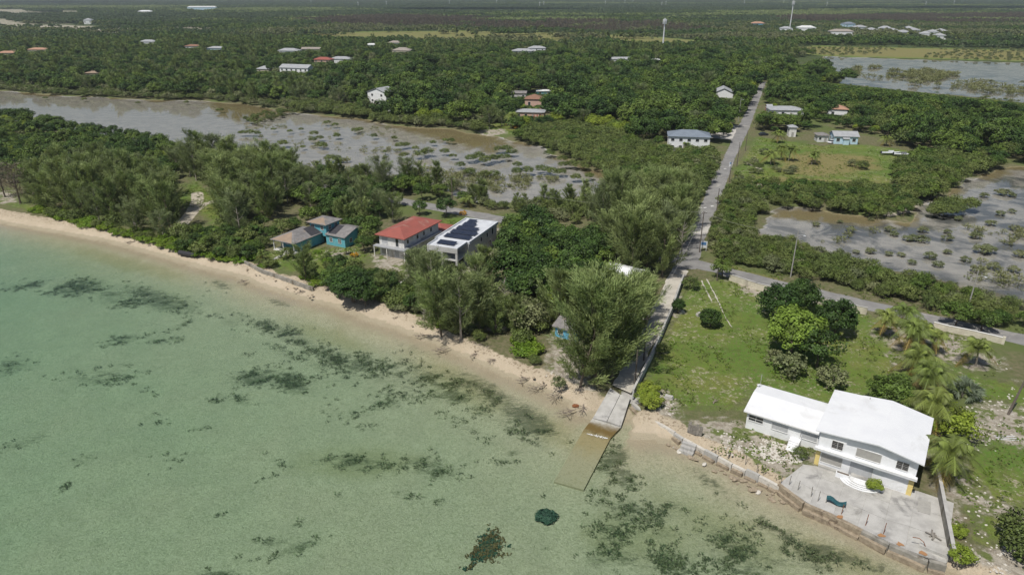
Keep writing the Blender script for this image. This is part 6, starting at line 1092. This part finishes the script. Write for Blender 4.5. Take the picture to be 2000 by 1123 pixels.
# far forest: single light crowns to 1.5 km, then patches of wood
LOWS = [crown_broad('far_crown', mt, 7, 3.8, 18, 12, .75, .05) for mt in ('broad', 'broad_dark', 'pine', 'mangrove', 'dull')]
BURNT = [crown_casu('burnt_crown', 'burnt', 8, 2.2, 16, 6, 1.6, .25, .1)]; PINE = [crown_broad('pine_crown', 'pine', 8, 2.6, 12, 8, .9, .2), crown_casu('pine_crown', 'pine', 9, 2.4, 16, 7, 1.6, .3, .05)]
def wedge(y0, y1, sp, seed, rate=0.0):
    rg = np.random.default_rng(seed); out = []; y = y0
    while y < y1:
        s = sp + rate * (y - y0); w_ = .84 * y + 60; n_ = int(2 * w_ / s); out.append(np.stack([np.linspace(-w_, w_, n_) + rg.uniform(-.5, .5, n_) * s, np.full(n_, y) + rg.uniform(-.5, .5, n_) * s], 1)); y += s
    return np.concatenate(out)
def offzones(P):
    k = np.ones(len(P), bool)
    for x, y, r in CLEAR:
        if y > 500: k &= np.hypot(P[:, 0] - x, P[:, 1] - y) > r
    k &= sdf(P, LAKE, 30) < -4
    for hx, hy, hw, hz, rc in SIGHT:
        if hy > 700: k &= ~((abs(P[:, 0] - hx * P[:, 1] / hy) < hw) & (P[:, 1] < hy) & (P[:, 1] > hy - 40 * hy / 800))
    for q in ([(1480,95),(1600,89),(2100,97),(2300,130),(1900,120),(1605,111)], [(-60,18),(60,19),(75,28),(-60,30)], [(-60,36),(40,38),(50,50),(-60,52)], [(110,20),(170,22),(180,30),(120,28)], [(915,0),(945,0),(940,8),(918,8)], [(1840,82),(2200,84),(2200,92),(1840,90)]): k &= ~inside(P, gp(q))
    vn = vnoise(P * np.array([.35, 1.0]), 34, 61) * .6 + vnoise(P, 14, 62) * .4
    k &= ~(inside(P, gp([(600,64),(900,60),(1100,64),(1250,70),(1420,84),(1440,94),(1250,94),(1100,88),(900,84),(640,80),(600,74)])) & (vn > .36)); k &= ~(inside(P, gp([(-60,44),(120,48),(270,53),(420,52),(420,62),(270,66),(120,64),(-60,64)])) & (vn > .47))
    k &= ~((line_dist(P, [tuple(p) for p in gp([(-60,54),(120,57),(300,62),(520,55)])]) < 14) & (vnoise(P, 25, 5) > .42))
    return k
P1 = wedge(800, 1500, 6.6, 1, .004); P1 = P1[offzones(P1)]; nz = vnoise(P1, 90, 8)
bpoly = [gp([(600,42),(760,34),(900,38),(1050,44),(1250,48),(1400,62),(1200,66),(960,60),(760,54),(620,52)]), gp([(1500,38),(1600,36),(1750,34),(2100,30),(2200,46),(1900,50),(1700,46),(1560,46)])]
isb = np.any([inside(P1, q) for q in bpoly], 0) & (vnoise(P1, 40, 9) > .25)
rs = np.random.default_rng(3); sc = rs.uniform(.75, 1.25, len(P1))
def patchy(P, scales, k, seed):                                       # which kind grows where: stands rather than an even mix
    v = vnoise(P * np.array([.45, 1.0]), scales[0], seed) * .6 + vnoise(P * np.array([.45, 1.0]), scales[1], seed + 1) * .4 + np.random.default_rng(seed).normal(0, .06, len(P)); return np.clip((v - .22) / .56 * k, 0, k - 1).astype(int)
gap = (vnoise(P1 * np.array([.5, 1.0]), 55, 21) * .65 + vnoise(P1 * np.array([.5, 1.0]), 18, 22) * .35) < .70; P1, sc, isb = P1[gap], sc[gap], isb[gap]
hgt = .7 + .6 * vnoise(P1, 60, 23); sc = sc * hgt
gn_scatter('distant_wood', [(x, y, s, 1) for (x, y), s, b_ in zip(P1, sc, isb) if not b_], LOWS, idx=patchy(P1[~isb], (110, 40), len(LOWS), 31), label= 'distant wood between the estates')
gn_scatter('burnt_wood', [(x, y, s, 1) for (x, y), s, b_ in zip(P1, sc, isb) if b_], BURNT, 'brown burnt pine wood in the distance')
def patch_mesh(name, src, n_, size):
    V = []; T = []; k = 4
    for i in range(n_):
        me = src[i % len(src)]; a = np.empty(len(me.vertices) * 3, np.float32); me.vertices.foreach_get('co', a); a = a.reshape(-1, 3); t = np.empty(len(me.vertices), np.float32); me.attributes['tone'].data.foreach_get('value', t)
        an = RNG.random() * 6.28; c_, s_ = math.cos(an), math.sin(an); sc_ = RNG.uniform(.8, 1.3); b_ = np.stack([a[:, 0] * c_ - a[:, 1] * s_, a[:, 0] * s_ + a[:, 1] * c_, a[:, 2]], 1) * sc_; b_[:, :2] += RNG.uniform(-size / 2, size / 2, 2)
        V.append(b_); T.append(np.clip(t[::4] + RNG.normal() * .15, 0, 1))
    return V, T
def patches(name, src, n_, size, mat, cnt):
    out = []
    for i in range(cnt): V, T = patch_mesh(name, src, n_, size); out.append(polymesh(name, np.concatenate(V), 4, mat, np.concatenate(T)))
    return out
PF = patches('wood_patch', [LOWS[3], LOWS[0]], 34, 52, 'pine', 3) + patches('wood_patch', [LOWS[0], LOWS[3]], 34, 52, 'broad', 1) + patches('wood_patch', [LOWS[3]], 34, 52, 'casuarina', 1); PB = patches('burnt_patch', [BURNT[0]], 34, 52, 'burnt', 2)
P2 = wedge(1500, 7000, 40, 2, .004); P2 = P2[offzones(P2)]; P2 = P2[(vnoise(P2 * np.array([.4, 1.0]), 170, 24) * .6 + vnoise(P2 * np.array([.4, 1.0]), 60, 25) * .4) < .72]; isb = np.any([inside(P2, q) for q in bpoly], 0) & (vnoise(P2, 160, 9) > .3)
gn_scatter('horizon_wood', [(x, y, 1 + .00012 * (y - 1500), 1) for (x, y), b_ in zip(P2, isb) if not b_], PF, idx=patchy(P2[~isb], (420, 160), len(PF), 33), label='pine wood reaching to the horizon'); gn_scatter('burnt_horizon_wood', [(x, y, 1, 1) for (x, y), b_ in zip(P2, isb) if b_], PB, 'far brown burnt wood')
# small growth: weeds in the rubble, marsh sedge, stones
TUFT = [crown_broad('tuft', 'grass_blade', .3, .36, 5, 10, .07, 0), crown_broad('tuft', 'vine', .25, .34, 5, 10, .065, 0), crown_broad('tuft', 'grass_blade', .34, .3, 5, 10, .07, 0)]
def cover(polys, spacing, seed, keep, avoid_road=True, pond=True):
    out = []; rg = np.random.default_rng(seed)
    for q in polys:
        q = gp(q); lo, hi = q.min(0), q.max(0); n_ = int((hi - lo).prod() / spacing ** 2); P = rg.uniform(lo, hi, (n_, 2)); P = P[inside(P, q)]
        if keep: P = P[vnoise(P, keep[0], seed) + .35 * vnoise(P, keep[0] * .3, seed + 1) > keep[1] + .17]
        if avoid_road:
            for pts, w_ in ROADS: P = P[line_dist(P, pts) > w_ * .75]
        out += [(x, y, rg.uniform(.5, 1.4), rg.uniform(.6, 1.2)) for x, y in P]
    return out
gn_scatter('ground_weeds', cover([[(1400,800),(1460,832),(1590,880),(1585,900),(1524,940),(1440,905),(1360,865),(1310,800)], [(1830,860),(1900,800),(1960,700),(1850,640),(1700,640),(1760,720),(2100,760),(2100,1200),(1880,1130),(1860,1080)]], 1.0, 1, (5, .52)) + cover([LAWN_PX], .9, 3, (4, .55)) + cover([[(1430,365),(1480,268),(1600,285),(1800,298),(1740,360),(1500,362)]], 1.3, 4, (7, .35)) + cover([[(1380,520),(1430,520),(1600,548),(1800,598),(2000,645),(2000,660),(1700,592),(1500,545)]], .9, 5, (4, .4)) + cover([[(500,500),(560,480),(690,480),(720,500),(640,548),(560,528)], [(380,355),(430,395),(470,460),(392,415),(340,395)], [(860,430),(930,432),(925,445),(858,445)]], .9, 6, (4, .35)), TUFT, 'low weeds and grass tufts on open ground')
ROCKS_S = ROCKS[:3]
gn_scatter('limestone_rubble', [(x, y, s * .2, .8) for x, y, s, _ in cover([[(1490,855),(1585,885),(1560,905),(1500,905),(1480,880)]], .28, 7, None)] + [(x, y, s * .16, .8) for x, y, s, _ in cover([[(1400,840),(1480,865),(1480,905),(1420,890)], [(1880,1050),(1960,1060),(2000,1123),(1900,1123)], [(1285,770),(1320,780),(1315,812),(1285,805)]], .5, 8, (2, .45))] + [(x, y, s * .17, .8) for x, y, s, _ in cover([[(1830,860),(1960,700),(1700,640),(2100,760),(2100,1200),(1880,1130),(1860,1080)], [(1080,680),(1150,760),(1120,785),(1050,740)]], 1.3, 9, (4, .5))], ROCKS_S, 'white limestone rubble scattered on bare ground')
gn_scatter('shore_stones', [(x, y, s * .3, .7, .12) for x, y, s, _ in cover([[(1440,925),(1530,968),(1600,1003),(1700,1050),(1850,1108),(1845,1100),(1700,1040),(1600,992),(1530,955),(1445,915)]], .8, 12, None)] + [(x, y, s * .28, .7, .9) for x, y, s, _ in cover([[(470,518),(560,548),(615,575),(610,582),(540,552),(470,525)], [(930,672),(1010,705),(1060,740),(1110,775),(1100,780),(1040,745),(980,705),(920,680)], [(750,600),(840,640),(835,648),(745,608)]], 1.4, 13, (3, .5))], ROCKSW, 'stones along the foot of the banks and seawalls')
SEDGE = [crown_casu('sedge', 'sedge', 1.2, .9, 10, 8, .9, .06, 0.0), crown_broad('sedge', 'dull', .7, .6, 6, 10, .12, 0)]
gn_scatter('marsh_sedge', [(x, y, s * 1.1, .8, .5) for x, y, s, _ in cover([[(480,300),(560,290),(700,318),(860,330),(960,340),(1040,340),(1100,350),(1050,395),(900,375),(780,350),(600,330),(520,318)]], 1.6, 14, (14, .5))] + [(x, y, s * .9, .7, .5) for x, y, s, _ in cover([[(470,240),(760,245),(900,270),(1000,300),(860,310),(560,285),(480,270)]], 3.4, 15, (20, .6))] + [(x, y, s, .8, .5) for x, y, s, _ in cover([[(1640,450),(1900,380),(1990,370),(2100,420),(2100,580),(1900,545),(1700,500),(1600,470)]], 2.2, 16, (16, .62))] + [(x, y, s * 2.0, .7, .5) for x, y, s, _ in cover([[(1650,134),(1720,131),(1800,135),(1880,146),(1850,152),(1830,160),(1760,150),(1690,144)]], 2.6, 17, (30, .2))] + [(x, y, s * 1.8, .7, .5) for x, y, s, _ in cover([[(1620,140),(1760,160),(1900,178),(2050,190),(2050,180),(1920,158),(1850,155),(1780,152),(1660,140)]], 4, 18, (20, .5))], SEDGE, 'tufts of marsh sedge standing in the shallows')
# dark weed clumps under water
for px, py, mt, sz_, lab, k in ((1066, 1008, 'coral', 1.35, 'round dark weed-covered boulder under water in the foreground', 'coral'), ):
    p = g(px, py, -.9); me = crown_broad('weed_crown', mt, 1.0, sz_, 140, 40, .11, 0); o = link('weed_boulder', me, None, (p.x, p.y, -1.25)); tag(o, lab, 'boulder')
def bed_z(x, y): return float(GZ[np.clip(np.searchsorted(ys, y), 0, ny - 1) * nx + np.clip(np.searchsorted(xs, x), 0, nx - 1)])
sg_pts = []
for (cx, cy, rx, ry, s, a) in WEED:
    dep_ = math.sin(PITCH + math.atan((cy - 561.5) / FPX)); mpp = 58 / dep_ / FPX; area = math.pi * rx * ry * mpp * mpp / dep_
    for i in range(int(min(380, area * 6 * min(s, 1.0)))):
        t = random.gauss(0, .62), random.gauss(0, .62); u_, v_ = t[0] * rx, t[1] * ry; px, py = cx + u_ * math.cos(a) - v_ * math.sin(a), cy + u_ * math.sin(a) + v_ * math.cos(a); p = g(px, py, -1.0)
        P_ = np.array([[p.x * .75 + p.y * .55, (p.y * .75 - p.x * .55) * 2.2]])
        if vnoise(P_, 3.2, 41)[0] * .6 + vnoise(P_, 1.1, 42)[0] * .4 < .50: continue
        z = bed_z(p.x, p.y)
        if z < -.3: sg_pts.append((p.x, p.y, random.uniform(.2, .75), .6, z - .02))
SGT = [crown_casu('seagrass_tuft', 'seagrass', .35, .7, 7, 5, .55, .05, 0.0) for _ in range(3)]
gn_scatter('seagrass', sg_pts, SGT, 'dark seagrass beds on the sandy sea floor')
bw_pts = []
for i in range(900):
    a = random.random() * 6.28; r_ = min(1.5, abs(random.gauss(0, .62))) * (.75 + .3 * math.sin(3 * a + 1)); x = 952 + (34 * r_ * math.cos(a)) + 14 * r_ * math.sin(a) * -1; y = 1070 + 44 * r_ * math.sin(a) * .9
    if random.random() < 1.2 - r_ * .6: p = g(x, y, -1.2); bw_pts.append((p.x, p.y, random.uniform(.5, 1.1), .8, -1.25))
gn_scatter('brown_reef_weed', bw_pts, [crown_broad('reef_tuft', mt, .35, .35, 5, 9, .09, 0) for mt in ('brownweed', 'brownweed', 'coral')], 'patch of brown weed on the sea bed near the bottom edge')

# ------------------------------------------------------------------ air: thin haze over the whole scene
hz = MB().box(-9500, 9500, -3200, 13500, -8, 75).build('haze', 'white'); hz.data.materials.clear(); tag(hz, 'thin bluish haze in the air', kind='stuff')
m = bpy.data.materials.new('haze'); m.use_nodes = True; m.node_tree.nodes.clear(); vo = m.node_tree.nodes.new('ShaderNodeVolumePrincipled'); mo = m.node_tree.nodes.new('ShaderNodeOutputMaterial')
vo.inputs['Color'].default_value = (.80, .88, 1, 1); vo.inputs['Density'].default_value = HAZE; vo.inputs['Anisotropy'].default_value = .2; m.node_tree.links.new(vo.outputs[0], mo.inputs[1]); hz.data.materials.append(m)

# ------------------------------------------------------------------ fair-weather clouds whose shadows lie on the far woods
def cloud(px, py, sx_, sy_, seed, label):
    rr = random.Random(seed); q = g(px, py); t = 950 / math.sin(SUN_EL); c = Vector((q.x, q.y, 0)) + sdir * t; m_ = MB()
    for i in range(16):
        a = rr.random() * 6.28; r0 = math.sqrt(rr.random()); x, y = r0 * sx_ * math.cos(a), r0 * sy_ * math.sin(a); rad = (1.15 - r0) * 70 + 45; k, n_ = 8, 12
        vs = [(x + rad * 1.5 * math.sin(math.pi * j / k) * math.cos(2 * math.pi * i2 / n_) * rr.uniform(.9, 1.1), y + rad * math.sin(math.pi * j / k) * math.sin(2 * math.pi * i2 / n_), max(-25, rad * .7 * math.cos(math.pi * j / k)) * rr.uniform(.9, 1.1)) for j in range(k + 1) for i2 in range(n_)]
        m_.add(vs, [(j*n_+i2, (j+1)*n_+i2, (j+1)*n_+(i2+1) % n_, j*n_+(i2+1) % n_) for j in range(k) for i2 in range(n_)])
    tag(m_.build('cloud', 'cloud', smooth=True, loc=c), label, 'cloud')
M['cloud'] = surf('cloud_white', (.9, .9, .9), (.86, .87, .88), .005, 1.0)
cloud(1900, 20, 620, 130, 1, 'white cumulus cloud over the far right woods'); cloud(930, 22, 330, 90, 2, 'white cumulus cloud over the middle of the far woods'); cloud(80, 8, 500, 150, 3, 'white cumulus cloud over the far left woods')
